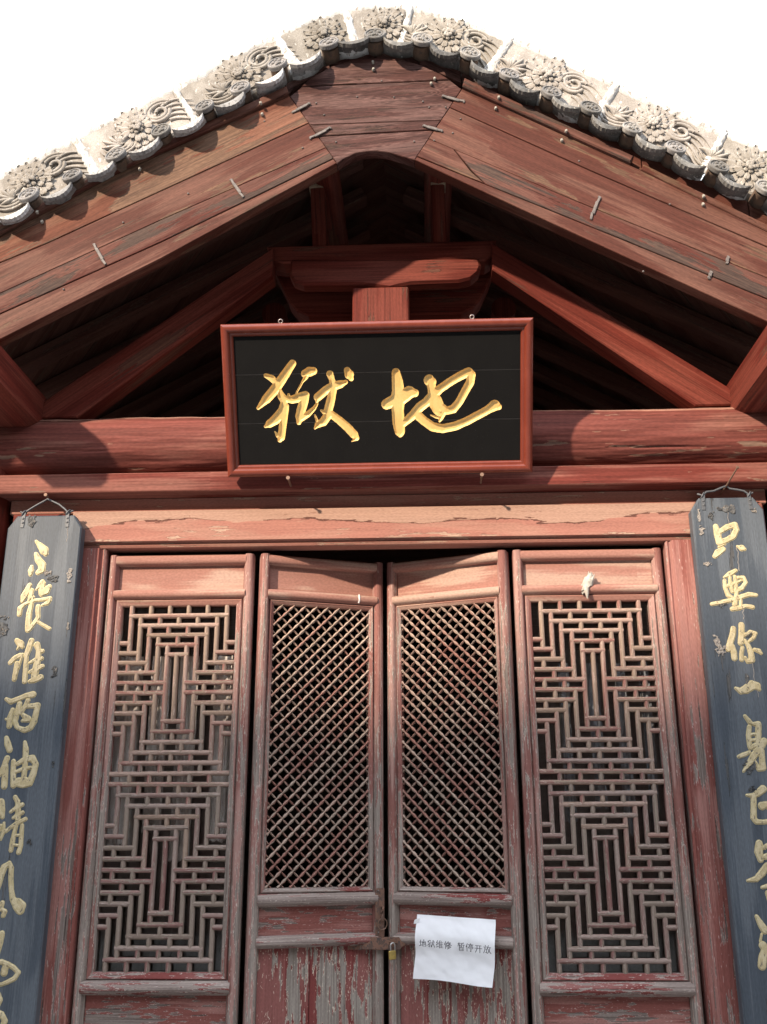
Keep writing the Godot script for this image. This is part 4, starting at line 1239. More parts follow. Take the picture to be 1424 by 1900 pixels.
func door(called: String, label: String, category: String, half: float, leaf: bool, flip: float, group := "") -> Node3D:
	var o := thing(called, label, category, Vector3.ZERO, group)
	var sw := 0.046
	var iw := 0.022 if leaf else 0.029
	var inner := half - sw
	stiles(o, half, sw, 0.13, 2.866)
	var ly := 1.365 if leaf else 1.03     # outer edges of the lattice bead
	var hy := 2.652
	rail(o, "top_rail", 2.816, 0.05, inner + 0.012, 0.0, 0.007, mats.panel)
	put("upper_board", box(Vector3(0, 2.757, -0.040), Vector3(inner * 2.0, 0.125, 0.02), 0.002, 0), mats.panel, o)
	rail(o, "rail", 2.652, 0.048, inner + 0.012, 0.0, 0.013, mats.panel_dusty)
	beading(o, inner, iw, ly, hy)
	if leaf:
		net_lattice(o, -inner + iw, inner - iw, ly + iw, hy - iw, flip)
		rail(o, "rail", 1.311, 0.054, inner + 0.014, 0.0, 0.014, mats.bare)
		put("middle_board", box(Vector3(0, 1.256, -0.038), Vector3(inner * 2.0, 0.12, 0.02), 0.002, 0), mats.bare_red, o)
		rail(o, "rail", 1.148, 0.05, inner + 0.014, 0.0, 0.013, mats.bare)
		for s in [-1.0, 1.0]:
			put("lower_board", box(Vector3(s * inner * (0.55 if s < 0 else 0.45) + 0.0, 0.66, -0.038 + s * 0.0012), Vector3(inner * (0.896 if s < 0 else 1.096), 0.98, 0.02), 0.003, 1, Vector2(0.0 if s < 0 else 0.33, rr(0, 1))), mats.flake, o)
	else:
		stepped_lattice(o, -inner + iw, inner - iw, ly + iw, hy - iw)
		rail(o, "rail", 0.972, 0.058, inner + 0.016, 0.0, 0.016, mats.bare)
		put("lower_board", box(Vector3(0, 0.60, -0.040), Vector3(inner * 2.0, 0.76, 0.02), 0.003, 0), mats.bare_red, o)
		put("window_glass", box(Vector3(0, (ly + hy) / 2.0, -0.052), Vector3(inner * 2.0 - 0.01, hy - ly - 0.01, 0.003), 0.0, 1), mats.glass, o)
	rail(o, "bottom_rail", 0.13, 0.08, inner + 0.012, 0.0, 0.008, mats.bare)
	return o

func build_doors() -> void:
	var half := 0.343
	var a := door("lattice_panel", "fixed door panel with stepped lattice beside the left couplet board, pale curtain behind", "door panel", half, false, 1.0, "fixed lattice door panels")
	a.position = Vector3(-0.952, 0, -0.004)
	var b := door("lattice_panel", "fixed door panel with stepped lattice and a grey plaster lump, beside the right couplet board", "door panel", half, false, 1.0, "fixed lattice door panels")
	b.position = Vector3(0.948, 0, -0.004)
	var w := 0.60
	var th := 0.355
	var hx := 0.5695
	var l := door("door_leaf", "left door leaf of the middle pair, swung inward, with iron strap and pull ring", "door", w / 2.0, true, 1.0, "diagonal lattice door leaves")
	l.position = Vector3(-hx + cos(th) * w / 2.0, 0, -sin(th) * w / 2.0)
	l.rotation.y = th
	var r := door("door_leaf", "right door leaf of the middle pair, swung inward, carrying the paper notice", "door", w / 2.0, true, -1.0, "diagonal lattice door leaves")
	r.position = Vector3(hx - cos(th) * w / 2.0, 0, -sin(th) * w / 2.0)
	r.rotation.y = -th
	# iron strap, ring and hasp on the left leaf's meeting stile
	var sx := 0.277
	var pm := M.new()
	bev(pm, Transform3D(Basis.IDENTITY, Vector3(sx, 1.255, 0.008)), Vector3(0.042, 0.25, 0.004), 0.0012, 1)
	var strap := put("iron_strap", pm, mats.rust, l)
	for y in [1.37, 1.34, 1.2]:
		nail_head(l, sx - 0.008, y, 0.0105, 0.004)
	var km := M.new()
	var loop := PackedVector3Array()
	for i in 13:
		var q := TAU * i / 12
		loop.append(Vector3(sx + 0.008, 1.293 + cos(q) * 0.011, 0.018 + sin(q) * 0.012))
	tube(km, loop, 0.004, 8)
	tube(km, PackedVector3Array([Vector3(sx + 0.008, 1.274, 0.022), Vector3(sx + 0.006, 1.262, 0.024), Vector3(sx + 0.006, 1.25, 0.022)]), [0.006, 0.007, 0.004], 8)
	put("ring_staple", km, mats.rust, l)
	var rm := M.new()
	var ring := PackedVector3Array()
	for i in 29:
		var q := TAU * i / 28
		ring.append(Vector3(sx + 0.008 + sin(q) * 0.021, 1.234 + cos(q) * 0.0235, 0.02 + 0.003 * cos(q)))
	tube(rm, ring, 0.0022, 8)
	put("pull_ring", rm, mats.rust_pale, l)
	var wm := M.new()
	tube(wm, PackedVector3Array([Vector3(0.176, 2.699, 0.006), Vector3(0.175, 2.684, 0.0145), Vector3(0.176, 2.668, 0.0125), Vector3(0.175, 2.658, 0.004)]), [0.003, 0.0045, 0.0035, 0.005], 7, 0.35)
	put("white_drip", wm, mats.paper_white, l)
	# hasp: swings across the gap
	var h := thing("hasp", "dark rusty hasp bar bolted across the two door leaves", "hasp", Vector3(-0.012, 1.157, -0.178))
	var hm := M.new()
	prism(hm, pv([[-0.095, -0.024], [0.055, -0.026], [0.075, -0.024], [0.082, -0.014], [0.096, -0.008], [0.098, 0.004], [0.088, 0.012], [0.078, 0.016], [0.07, 0.026], [0.012, 0.026], [0.004, 0.022], [-0.006, 0.022], [-0.012, 0.026], [-0.095, 0.026]]), 0.0, 0.005, 0.0015, 0.0)
	put("hasp_plate", hm, mats.rust, h)
	var hb := M.new()
	tube(hb, PackedVector3Array([Vector3(-0.098, -0.026, 0.002), Vector3(-0.098, 0.028, 0.002)]), 0.006, 10)
	bev(hb, Transform3D(Basis.IDENTITY, Vector3(-0.125, 0.0, 0.0)), Vector3(0.05, 0.05, 0.004), 0.001, 0)
	put("hasp_hinge", hb, mats.rust, h)
	var st := M.new()
	tube(st, PackedVector3Array([Vector3(0.028, 0.004, 0.0), Vector3(0.032, 0.006, 0.016), Vector3(0.045, 0.005, 0.021), Vector3(0.056, 0.003, 0.016), Vector3(0.058, 0.002, 0.0)]), 0.003, 8)
	put("staple", st, mats.rust_pale, h)
	var p := thing("padlock", "small brass padlock with steel shackle hanging from the hasp", "padlock", Vector3(0.029, 1.155, -0.158))
	var bm := M.new()
	bev(bm, Transform3D(Basis(Vector3.UP, 0.5) * Basis(Vector3.BACK, 0.07), Vector3(0.0, -0.042, 0.004)), Vector3(0.033, 0.036, 0.014), 0.0035, 1)
	put("lock_body", bm, mats.brass, p)
	var sm := M.new()
	var sp := PackedVector3Array()
	for i in 15:
		var q := -0.3 + (PI + 0.6) * i / 14.0
		sp.append(Basis(Vector3.UP, 0.5) * Vector3(cos(q) * 0.0105, maxf(sin(q), -0.1) * 0.0125 - 0.006 if i > 0 and i < 14 else -0.026, 0.004))
	tube(sm, sp, 0.0028, 8)
	put("shackle", sm, mats.steel, p)
	# lump of old plaster on the right panel's upper rail
	var lm := M.new()
	var nz := FastNoiseLite.new()
	nz.seed = 77
	nz.frequency = 1.4
	sheet(lm, 14, 14, func(u: float, q: float) -> Vector3:
		var th2 := u * PI
		var ph := q * TAU
		var d := Vector3(sin(th2) * cos(ph), cos(th2), sin(th2) * sin(ph))
		var k := 1.0 + 0.75 * nz.get_noise_3dv(d * 1.3)
		return Vector3(d.x * 0.024 * k + d.y * 0.016, d.y * 0.046 * k, d.z * 0.015 * k), Vector2.ONE)
	var lo := put("plaster_lump", lm, mats.lime_grey, b)
	lo.position = Vector3(-0.008, 2.70, 0.006)
	var lt := M.new()
	tube(lt, PackedVector3Array([Vector3(-0.018, 2.675, 0.018), Vector3(-0.016, 2.65, 0.02), Vector3(-0.014, 2.628, 0.012)]), [0.013, 0.009, 0.003], 7)
	put("plaster_drip", lt, mats.lime_grey, b)

# ---------- written boards
func plaque_strokes() -> Array:
	return [
		["yu", [[-382,167,17,-422,112,21,-464,55,23,-507,9,21,-547,-31,8],
			[-505,115,10,-480,103,15,-461,83,14],
			[-446,50,9,-438,21,18,-427,-6,15,-433,-46,23,-447,-66,26,-473,-88,22,-498,-104,18,-517,-116,7],
			[-427,-28,22,-433,-87,18,-441,-136,17,-447,-167,18,-453,-179,11],
			[-462,-160,9,-475,-140,3],
			[-327,120,18,-307,128,22,-289,131,18],
			[-323,105,11,-341,81,5,-371,30,4],
			[-430,19,12,-417,7,14,-390,4,18,-354,13,22,-331,21,20],
			[-329,23,19,-336,-3,21,-349,-41,21,-357,-74,21,-363,-101,11],
			[-405,27,6,-403,16,7],
			[-353,-81,17,-321,-64,14,-293,-40,10,-276,-17,6],
			[-277,-7,7,-272,13,19,-236,43,19,-204,60,20,-168,69,18,-143,78,10],
			[-214,116,16,-205,92,13,-200,61,18,-208,21,19,-218,-19,20,-228,-52,20,-226,-70,19],
			[-226,-68,19,-250,-99,20,-277,-113,14,-290,-129,5],
			[-289,-67,4,-278,-96,7],
			[-259,-47,5,-244,-59,10],
			[-215,-64,17,-177,-94,18,-142,-126,19,-112,-160,19,-100,-177,12,-124,-192,2],
			[-135,131,15,-126,112,21,-118,94,12]]],
		["di", [[85,117,19,91,77,25,94,33,28,91,-7,33,90,-56,27,93,-110,28,98,-150,23,99,-165,12],
			[40,-25,24,71,-12,28,107,4,33,143,26,29,169,23,18],
			[109,-121,14,148,-86,20,168,-67,20],
			[236,79,26,248,72,19],
			[241,72,21,246,43,19,252,12,24,222,-19,21,191,-41,22,170,-63,20],
			[173,-71,21,208,-103,20,248,-132,21,292,-141,20,351,-130,20,400,-110,19,453,-83,19,498,-59,19,529,-40,25,547,-47,14],
			[252,14,23,285,41,19,330,71,19,375,96,20,412,112,21,424,99,20,419,66,19,396,27,19,369,-21,18,342,-53,19,311,-60,18,280,-42,23,263,-10,27,250,12,23],
			[295,-69,16,284,-96,10,279,-107,5],
			[239,-77,3,262,-87,6,280,-91,7],
			[245,-19,19,266,-59,16,284,-78,13]]],
	]
func left_strokes() -> Array:
	return [
		["bu", [[-33,-95,4,-13,-115,11,10,-140,19,20,-157,10],
			[-26,-158,8,-13,-185,14,8,-209,16,8,-234,15,-7,-246,10],
			[-40,-217,6,-41,-237,12,-41,-255,7]]],
		["guan", [[-40,-305,9,-49,-333,13,-60,-357,14,-66,-381,6],
			[-28,-331,10,-30,-357,9,-36,-377,5],
			[18,-290,9,8,-306,9,-6,-326,3],
			[22,-298,11,18,-326,13,16,-346,8],
			[52,-314,10,38,-332,18,20,-352,7],
			[61,-367,7,26,-374,7,-12,-377,6,-50,-393,6,-72,-412,10,-72,-440,10],
			[60,-376,8,52,-390,8,29,-400,4],
			[-18,-361,6,-22,-397,9,-28,-436,11,-27,-475,12,-25,-511,12],
			[10,-405,9,11,-429,9,16,-456,8,-1,-484,8,-20,-510,9],
			[13,-474,5,43,-492,6,72,-508,7]]],
		["shui", [[-71,-560,9,-53,-576,15,-41,-591,6],
			[-58,-588,5,-64,-601,3],
			[-89,-660,9,-73,-642,10,-48,-627,9,-37,-622,4],
			[-59,-664,9,-60,-702,10,-63,-734,9],
			[-39,-630,5,-49,-687,3],
			[-4,-562,11,-12,-600,12,-20,-626,10],
			[-19,-630,8,-17,-676,10,-15,-744,10],
			[23,-581,13,33,-604,9,35,-638,12,31,-676,14,27,-714,14,26,-737,11],
			[51,-609,8,28,-611,5],
			[51,-643,8,24,-648,8,1,-661,5],
			[58,-677,8,32,-688,11,6,-703,7],
			[55,-726,11,30,-737,12,8,-744,7]]],
		["liang", [[-89,-821,6,-67,-833,10,-34,-820,9,-1,-807,10,29,-802,13],
			[9,-828,9,0,-850,8,-17,-881,9],
			[-27,-842,10,-34,-883,10,-38,-920,10,-28,-942,9],
			[-55,-868,8,-64,-901,10,-62,-938,11],
			[-81,-908,3,-67,-916,5],
			[0,-854,7,31,-852,9,55,-850,11,51,-884,11,46,-920,12,33,-946,11,8,-957,10,-23,-946,8],
			[-5,-892,8,18,-909,13,-7,-916,5]]],
		["xiu", [[-69,-989,8,-61,-1014,13,-49,-1040,12],
			[-56,-1076,11,-65,-1108,10,-75,-1137,9,-93,-1158,7],
			[-58,-1105,9,-57,-1144,12,-55,-1193,12],
			[15,-1008,6,22,-1037,11,25,-1073,11],
			[-26,-1090,9,-23,-1130,10,-15,-1190,11],
			[-10,-1101,7,22,-1081,11,55,-1076,13,73,-1102,11,66,-1141,13,55,-1180,13,26,-1190,10,0,-1184,9],
			[25,-1073,10,27,-1130,10,25,-1183,9],
			[-10,-1133,6,22,-1120,7,55,-1116,6],
			[2,-1169,10,35,-1166,10]]],
		["qing", [[-62,-1260,15,-55,-1292,14,-48,-1319,8],
			[-102,-1271,10,-83,-1298,10],
			[-91,-1326,9,-76,-1344,9],
			[-51,-1354,5,-61,-1392,8,-69,-1416,9],
			[-2,-1239,8,11,-1257,9,17,-1292,10,19,-1327,10],
			[33,-1269,7,7,-1282,7,-15,-1299,5],
			[37,-1302,7,14,-1313,7,-1,-1323,5],
			[53,-1328,7,18,-1345,8,-6,-1361,6,-26,-1378,6,-34,-1371,4],
			[-38,-1344,4,-37,-1382,6,-45,-1409,5],
			[15,-1354,8,11,-1382,7,7,-1416,9,4,-1454,8],
			[41,-1354,7,42,-1399,8,44,-1437,8,38,-1462,9],
			[18,-1394,4,38,-1393,4],
			[15,-1433,4,39,-1435,4]]],
		["feng", [[3,-1504,6,-17,-1521,12,-28,-1551,14,-34,-1591,12,-40,-1631,7,-52,-1651,5],
			[3,-1504,7,14,-1525,9,17,-1568,9,24,-1611,9,33,-1645,11,55,-1674,16,70,-1690,16,77,-1671,14,62,-1653,8,43,-1649,6],
			[-8,-1661,8,-12,-1684,7,7,-1695,8,1,-1710,8],
			[-24,-1678,7,-35,-1704,6,-19,-1717,5]]],
		["ye", [[4,-1779,10,3,-1814,8,-3,-1856,5],
			[-29,-1846,7,-6,-1885,8,-8,-1929,8,-10,-1974,6],
			[13,-1886,9,41,-1894,8,67,-1907,8,89,-1926,8,75,-1948,8,48,-1961,7,25,-1970,6,4,-1973,6],
			[32,-1910,12,30,-1926,13]]],
		["ye2", [[15,-2008,9,26,-2027,8,14,-2055,8],
			[8,-2067,8,38,-2079,9,54,-2104,10,38,-2138,9,18,-2147,7]]],
	]
func right_strokes() -> Array:
	return [
		["zhi", [[-61,-71,10,-57,-107,14,-52,-147,14],
			[-42,-95,10,-10,-76,12,25,-65,12,30,-88,11,12,-120,12,-16,-136,11,-48,-147,12],
			[-40,-179,11,-64,-195,14,-79,-211,9],
			[-28,-156,3,-58,-169,3],
			[24,-166,3,44,-175,13,55,-180,7]]],
		["yao", [[6,-279,7,-22,-294,10,-48,-309,4],
			[-48,-325,7,-50,-356,7,-40,-391,9,-26,-399,6],
			[-24,-310,6,-24,-345,8,-20,-376,6],
			[-1,-306,6,-1,-337,7,-1,-376,7,-8,-407,8,-15,-433,10],
			[13,-311,6,36,-311,7,44,-334,7,23,-361,9,-5,-372,9],
			[-40,-350,7,-8,-339,6,23,-326,4],
			[82,-392,7,53,-388,9,15,-399,9,-32,-414,8,-77,-423,8,-115,-430,7],
			[14,-407,5,10,-438,6],
			[-28,-453,9,2,-449,9,32,-440,7,61,-446,8]]],
		["ni", [[-34,-541,10,-39,-566,12,-51,-596,12,-64,-630,12],
			[-47,-619,10,-43,-648,12,-43,-671,11],
			[3,-525,11,0,-559,11,-8,-604,12],
			[14,-570,7,38,-556,7,59,-563,7,49,-582,7,29,-597,5],
			[11,-593,5,23,-619,8,30,-649,11,31,-679,12,12,-687,7,3,-667,4],
			[-4,-626,7,-12,-656,8,-13,-678,8],
			[47,-634,6,64,-640,9,74,-651,5]]],
		["yi", [[-52,-800,5,-32,-813,12,-9,-806,17,18,-788,19,39,-792,15,47,-806,7]]],
		["shen", [[-26,-919,6,-10,-943,9,3,-953,5],
			[-13,-964,8,-21,-999,9,-20,-1045,9],
			[10,-953,8,26,-953,11,20,-1000,11,14,-1035,11],
			[-17,-998,6,19,-993,5],
			[-19,-1021,6,16,-1018,5],
			[-19,-1052,8,14,-1035,8],
			[42,-1024,13,23,-1049,14,-5,-1080,13,-30,-1115,11,-59,-1148,3],
			[-25,-1070,6,-51,-1080,8,-71,-1087,6],
			[27,-1063,10,24,-1105,11,24,-1133,12,6,-1139,8,-4,-1108,4]]],
		["zheng", [[14,-1219,14,-9,-1236,12,-28,-1246,9,-56,-1244,4],
			[-29,-1253,10,-33,-1293,10,-38,-1334,11,-29,-1350,9,-2,-1351,8,30,-1348,8],
			[2,-1287,15,21,-1280,10,32,-1302,8]]],
		["qi", [[-27,-1435,13,-33,-1467,16,-29,-1497,11],
			[-10,-1451,7,8,-1441,7,33,-1438,6],
			[-8,-1487,10,18,-1477,9,39,-1471,7],
			[-5,-1523,13,-29,-1549,13,-55,-1572,10,-90,-1578,4],
			[1,-1533,7,18,-1559,7],
			[-35,-1604,5,-14,-1599,7,17,-1591,7],
			[-17,-1624,7,-11,-1656,8,4,-1675,7]]],
		["man", [[-70,-1713,6,-58,-1739,11,-44,-1764,14],
			[-58,-1780,3,-66,-1805,3],
			[-58,-1820,14,-49,-1836,14,-63,-1864,15,-70,-1895,15],
			[-28,-1824,9,-14,-1845,9,-22,-1883,8],
			[-28,-1770,7,-3,-1761,7]]],
	]

func build_plaque() -> void:
	var o := thing("name_plaque", "black name plaque with two carved gold characters in a glossy red frame", "plaque", Vector3(-0.008, 3.48, 0.365))
	o.rotation.x = deg_to_rad(28.4)
	var wob := FastNoiseLite.new()
	wob.seed = 9
	wob.frequency = 0.06
	var W := 0.70
	var H := 0.347
	var prof := pv([[0, -0.052], [0, -0.004], [0.003, 0.004], [0.010, 0.011], [0.020, 0.0145], [0.030, 0.0125], [0.038, 0.006], [0.041, -0.001], [0.046, -0.001], [0.054, -0.007], [0.056, -0.016], [0.056, -0.052]])
	for e in [[Vector3(-W, -H, 0), Vector3(1, 0, 0), Vector3(0, 1, 0), W * 2], [Vector3(-W, H, 0), Vector3(1, 0, 0), Vector3(0, -1, 0), W * 2], [Vector3(-W, -H, 0), Vector3(0, 1, 0), Vector3(1, 0, 0), H * 2], [Vector3(W, -H, 0), Vector3(0, 1, 0), Vector3(-1, 0, 0), H * 2]]:
		var m := M.new()
		sweep(m, prof, e[0], e[1], e[2], Vector3(0, 0, 1), e[3], 1.0, 1.0, Vector2.INF, true)
		put("frame_rail", m, mats.frame, o)
	put("backing", box(Vector3(0, 0, -0.043), Vector3(W * 2 - 0.1, H * 2 - 0.1, 0.012), 0.0, 0), mats.maroon, o)
	var cell := 0.003
	var x0 := -0.6495
	var y0 := -0.2955
	var nx := 434
	var ny := 198
	var all := []
	for c in plaque_strokes():
		all.append_array(c[1])
	var sd := field(all, x0, y0, nx, ny, cell, wob)
	var xf := Transform3D(Basis.IDENTITY, Vector3(0, 0, -0.012))
	var flat := func(_s: float) -> float: return 0.0
	var j1 := 64
	var j2 := 138
	for e in [[0, j1], [j1 + 1, j2], [j2 + 1, ny - 1]]:
		put("plank", relief(sd, x0, y0, nx, ny, cell, 1.0, xf, flat, e[0], e[1]), mats.plaque, o)
	for j in [j1, j2]:
		var low := Transform3D(Basis.IDENTITY, Vector3(0, 0, -0.0135))
		put("dusty_joint", relief(sd, x0, y0, nx, ny, cell, 1.0, low, flat, j, j + 1), mats.plaque_dust, o, "", "stuff")
	for c in plaque_strokes():
		var s1 := field(c[1], x0, y0, nx, ny, cell, wob)
		put("carved_character", relief(s1, x0, y0, nx, ny, cell, -1.0, xf, func(s: float) -> float: return -1.2 * minf(-s, 0.0085)), mats.gilt, o)
	for x in [-0.43, 0.43]:
		var m := M.new()
		var loop := PackedVector3Array()
		for i in 13:
			var q := TAU * i / 12
			loop.append(Vector3(x + sin(q) * 0.009, H + 0.008 + cos(q) * 0.009, -0.025))
		tube(m, loop, 0.0022, 7)
		tube(m, PackedVector3Array([Vector3(x, H + 0.001, -0.025), Vector3(x, H - 0.01, -0.025)]), 0.0025, 7)
		put("screw_eye", m, mats.steel_dull, o)
	for e in [[-0.425, 0.0], [0.46, 0.02]]:
		var pg := thing("support_nail", "long nail under the plaque's bottom edge, left one" if e[0] < 0 else "long nail under the plaque's bottom edge, right one", "nail", Vector3(e[0], 3.155, 0.11), "nails under the plaque")
		var m := M.new()
		tube(m, PackedVector3Array([Vector3(0, 0, -0.05), Vector3(0, 0.004, 0.115)]), 0.005, 8)
		tube(m, PackedVector3Array([Vector3(0, 0.004, 0.112), Vector3(0, 0.004, 0.117)]), 0.009, 10)
		put("nail", m, mats.rust_pale, pg)

func flake(o: Node3D, x: float, y: float, z: float, rx: float, ry: float, sd_: int, mat: Material, lift := 0.004) -> void:
	var nz := FastNoiseLite.new()
	nz.seed = sd_
	nz.frequency = 28.0 / maxf(rx, ry) / 28.0
	nz.fractal_octaves = 4
	var n := 22
	var cell := maxf(rx, ry) * 2.6 / n
	var sd := PackedFloat32Array()
	sd.resize(n * n)
	for j in n:
		for i in n:
			var px := (i - n / 2.0) * cell
			var py := (j - n / 2.0) * cell
			var border := i == 0 or j == 0 or i == n - 1 or j == n - 1
			sd[j * n + i] = 0.01 if border else (Vector2(px / rx, py / ry).length() - 0.85 + 1.1 * nz.get_noise_2d(px, py)) * minf(rx, ry)
	put("peeled_lacquer", relief(sd, -n / 2.0 * cell, -n / 2.0 * cell, n, n, cell, -1.0, Transform3D(Basis.IDENTITY, Vector3(x, y, z)), func(s: float) -> float: return lift * (0.35 + 0.65 * sin(minf(-s / minf(rx, ry), 1.0) * 9.0))), mat, o)

func couplet(xc: float, half: float, top: float, strokes: Array, side: float, label: String) -> void:
	var o := thing("couplet_board", label, "couplet board", Vector3(xc, 3.0, 0.0), "hanging couplet boards")
	var t := top - 3.0
	var m := M.new()
	prism(m, pv([[-half, -2.55], [half, -2.55], [half, t - 0.06], [half - 0.04, t], [-half + 0.04, t], [-half, t - 0.06]]), 0.066, 0.12, 0.006, PI / 2, Vector2(rr(0, 1), rr(0, 1)))
	put("board", m, mats.slate, o)
	var wob := FastNoiseLite.new()
	wob.seed = int(xc * 10)
	wob.frequency = 0.09
	for c in strokes:
		var lo := Vector2(9, 9)
		var hi := Vector2(-9, -9)
		for s in c[1]:
			for k in range(0, s.size(), 3):
				var r: float = s[k + 2] / 1000.0 + 0.012
				lo = lo.min(Vector2(s[k] / 1000.0 - r, s[k + 1] / 1000.0 - r))
				hi = hi.max(Vector2(s[k] / 1000.0 + r, s[k + 1] / 1000.0 + r))
		lo.x = maxf(lo.x, -half + 0.008)
		hi.x = minf(hi.x, half - 0.008)
		var cell := 0.0024
		var nx := int((hi.x - lo.x) / cell) + 1
		var ny := int((hi.y - lo.y) / cell) + 1
		var sd := field(c[1], lo.x, lo.y, nx, ny, cell, wob)
		for j in ny:   # keep strokes inside the board
			sd[j * nx] = maxf(sd[j * nx], 0.0005)
			sd[j * nx + nx - 1] = maxf(sd[j * nx + nx - 1], 0.0005)
		put("gilt_character", relief(sd, lo.x, lo.y, nx, ny, cell, -1.0, Transform3D(Basis.IDENTITY, Vector3(0, 0, 0.1201)), func(s: float) -> float:
			var q := clampf(-s / 0.0045, 0.0, 1.0)
			return 0.0042 * sin(minf(q, 1.0) * 2.2) + 0.0002), mats.old_gilt, o)
		put("engraved_rim", relief(sd_shift(sd, -0.0022), lo.x, lo.y, nx, ny, cell, -1.0, Transform3D(Basis.IDENTITY, Vector3(0, 0, 0.12)), func(s: float) -> float: return 0.00045 * minf(-s / 0.002, 1.0)), mats.gilt_rim, o)
	# hangers: two iron straps, a bent wire and the nail it hangs from
	for sx in [-0.105, 0.105]:
		var sm := M.new()
		bev(sm, Transform3D(Basis(Vector3.BACK, sx * 0.5), Vector3(sx, t - 0.022, 0.1215)), Vector3(0.017, 0.075, 0.004), 0.0012, 1)
		for y in [t - 0.035, t - 0.015]:
			lathe(sm, PackedVector2Array([Vector2(0.006, 0), Vector2(0.005, 0.003), Vector2(0, 0.0045)]), Transform3D(Basis(Vector3.RIGHT, PI / 2), Vector3(sx, y, 0.123)), 8)
		var ly := PackedVector3Array()
		for i in 11:
			var q := PI * 1.5 * i / 10.0
			ly.append(Vector3(sx + sin(q * 1.0 + 0.2) * 0.008, t + 0.012 + sin(q) * 0.014, 0.115 - cos(q) * 0.012))
		tube(sm, ly, 0.0035, 7)
		put("hanger_strap", sm, mats.wire, o)
	var wm := M.new()
	var top_y := t + (0.085 if side < 0 else 0.06)
	var nxp := -0.005 if side < 0 else 0.01
	tube(wm, PackedVector3Array([Vector3(-0.125, t + 0.022, 0.11), Vector3(-0.105, t + 0.012, 0.118), Vector3(-0.085, t + 0.03, 0.115), Vector3(-0.05, t + (0.055 if side < 0 else 0.035), 0.112), Vector3(-0.02, top_y - 0.012, 0.11), Vector3(nxp, top_y, 0.108), Vector3(0.025, top_y - 0.014, 0.11), Vector3(0.055, t + (0.056 if side < 0 else 0.04), 0.112), Vector3(0.085, t + 0.032, 0.115), Vector3(0.105, t + 0.012, 0.118), Vector3(0.125, t + 0.024, 0.112)]), 0.0048, 8)
	put("hanger_wire", wm, mats.wire, o)
	var nm := M.new()
	if side < 0:
		tube(nm, PackedVector3Array([Vector3(nxp, top_y + 0.004, 0.0), Vector3(nxp, top_y + 0.012, 0.135)]), 0.004, 8)
		tube(nm, PackedVector3Array([Vector3(nxp, top_y + 0.012, 0.133), Vector3(nxp, top_y + 0.012, 0.138)]), 0.008, 10)
	else:
		tube(nm, PackedVector3Array([Vector3(nxp - 0.006, top_y - 0.014, 0.03), Vector3(nxp, top_y + 0.0, 0.12), Vector3(nxp + 0.03, top_y + 0.055, 0.20)]), 0.004, 8)
		tube(nm, PackedVector3Array([Vector3(nxp + 0.03, top_y + 0.055, 0.20), Vector3(nxp + 0.032, top_y + 0.058, 0.204)]), 0.008, 10)
	put("nail", nm, mats.rust_pale, o)
	var fl: Array
	if side < 0:
		fl = [[0.035, -0.25, 0.02, 0.012, 1, 0], [0.065, -0.275, 0.03, 0.018, 2, 1], [0.14, -0.26, 0.012, 0.03, 3, 0], [-0.15, -0.50, 0.035, 0.05, 4, 1], [0.115, -0.70, 0.012, 0.03, 5, 1], [0.155, -0.5, 0.006, 0.02, 6, 0], [0.08, -1.42, 0.01, 0.012, 7, 1], [-0.06, 0.0, 0.02, 0.03, 8, 1], [0.15, -1.1, 0.006, 0.014, 9, 1]]
	else:
		fl = [[0.0, 0.01, 0.045, 0.022, 11, 1], [-0.075, -0.02, 0.014, 0.02, 12, 1], [-0.13, -0.02, 0.008, 0.03, 13, 0], [-0.125, -0.09, 0.012, 0.022, 14, 0], [-0.115, -0.245, 0.018, 0.012, 15, 0], [-0.075, -0.43, 0.022, 0.018, 16, 1], [-0.115, -0.60, 0.014, 0.03, 17, 0], [-0.10, -0.635, 0.024, 0.022, 18, 0], [0.03, -0.57, 0.02, 0.016, 19, 1], [-0.03, -1.13, 0.028, 0.026, 20, 1], [-0.03, -1.22, 0.018, 0.012, 21, 1], [0.03, -1.05, 0.006, 0.03, 22, 0], [0.0, -0.78, 0.01, 0.04, 23, 1], [0.12, 0.0, 0.012, 0.01, 24, 0]]
	for e in fl:
		flake(o, e[0], e[1], 0.1205, e[2], e[3], e[4] * 7, mats.peel if e[5] == 1 else mats.peel_pale)
	var nz := FastNoiseLite.new()
	nz.seed = 60 + int(side)
	nz.frequency = 6.0
	for e in ([[0.0, 0.03, -0.12], [0.022, -0.17, -0.28], [0.02, -0.44, -0.5], [0.03, -0.62, -0.84]] if side > 0 else [[0.11, -0.02, -0.1]]):
		var cm := M.new()
		var pts := PackedVector3Array()
		var rad := []
		for i in 16:
			var q := i / 15.0
			var y := lerpf(e[1], e[2], q)
			pts.append(Vector3(e[0] + 0.012 * nz.get_noise_1d(y * 4.0) + (e[1] - y) * 0.03, y, 0.1202))
			rad.append(0.0012 + 0.0018 * absf(nz.get_noise_1d(y * 9.0 + 5.0)))
		tube(cm, pts, rad, 6, 0.5)
		put("split", cm, mats.peel_pale, o)

func sd_shift(sd: PackedFloat32Array, by: float) -> PackedFloat32Array:
	var o := sd.duplicate()
	for i in o.size():
		o[i] += by
	return o

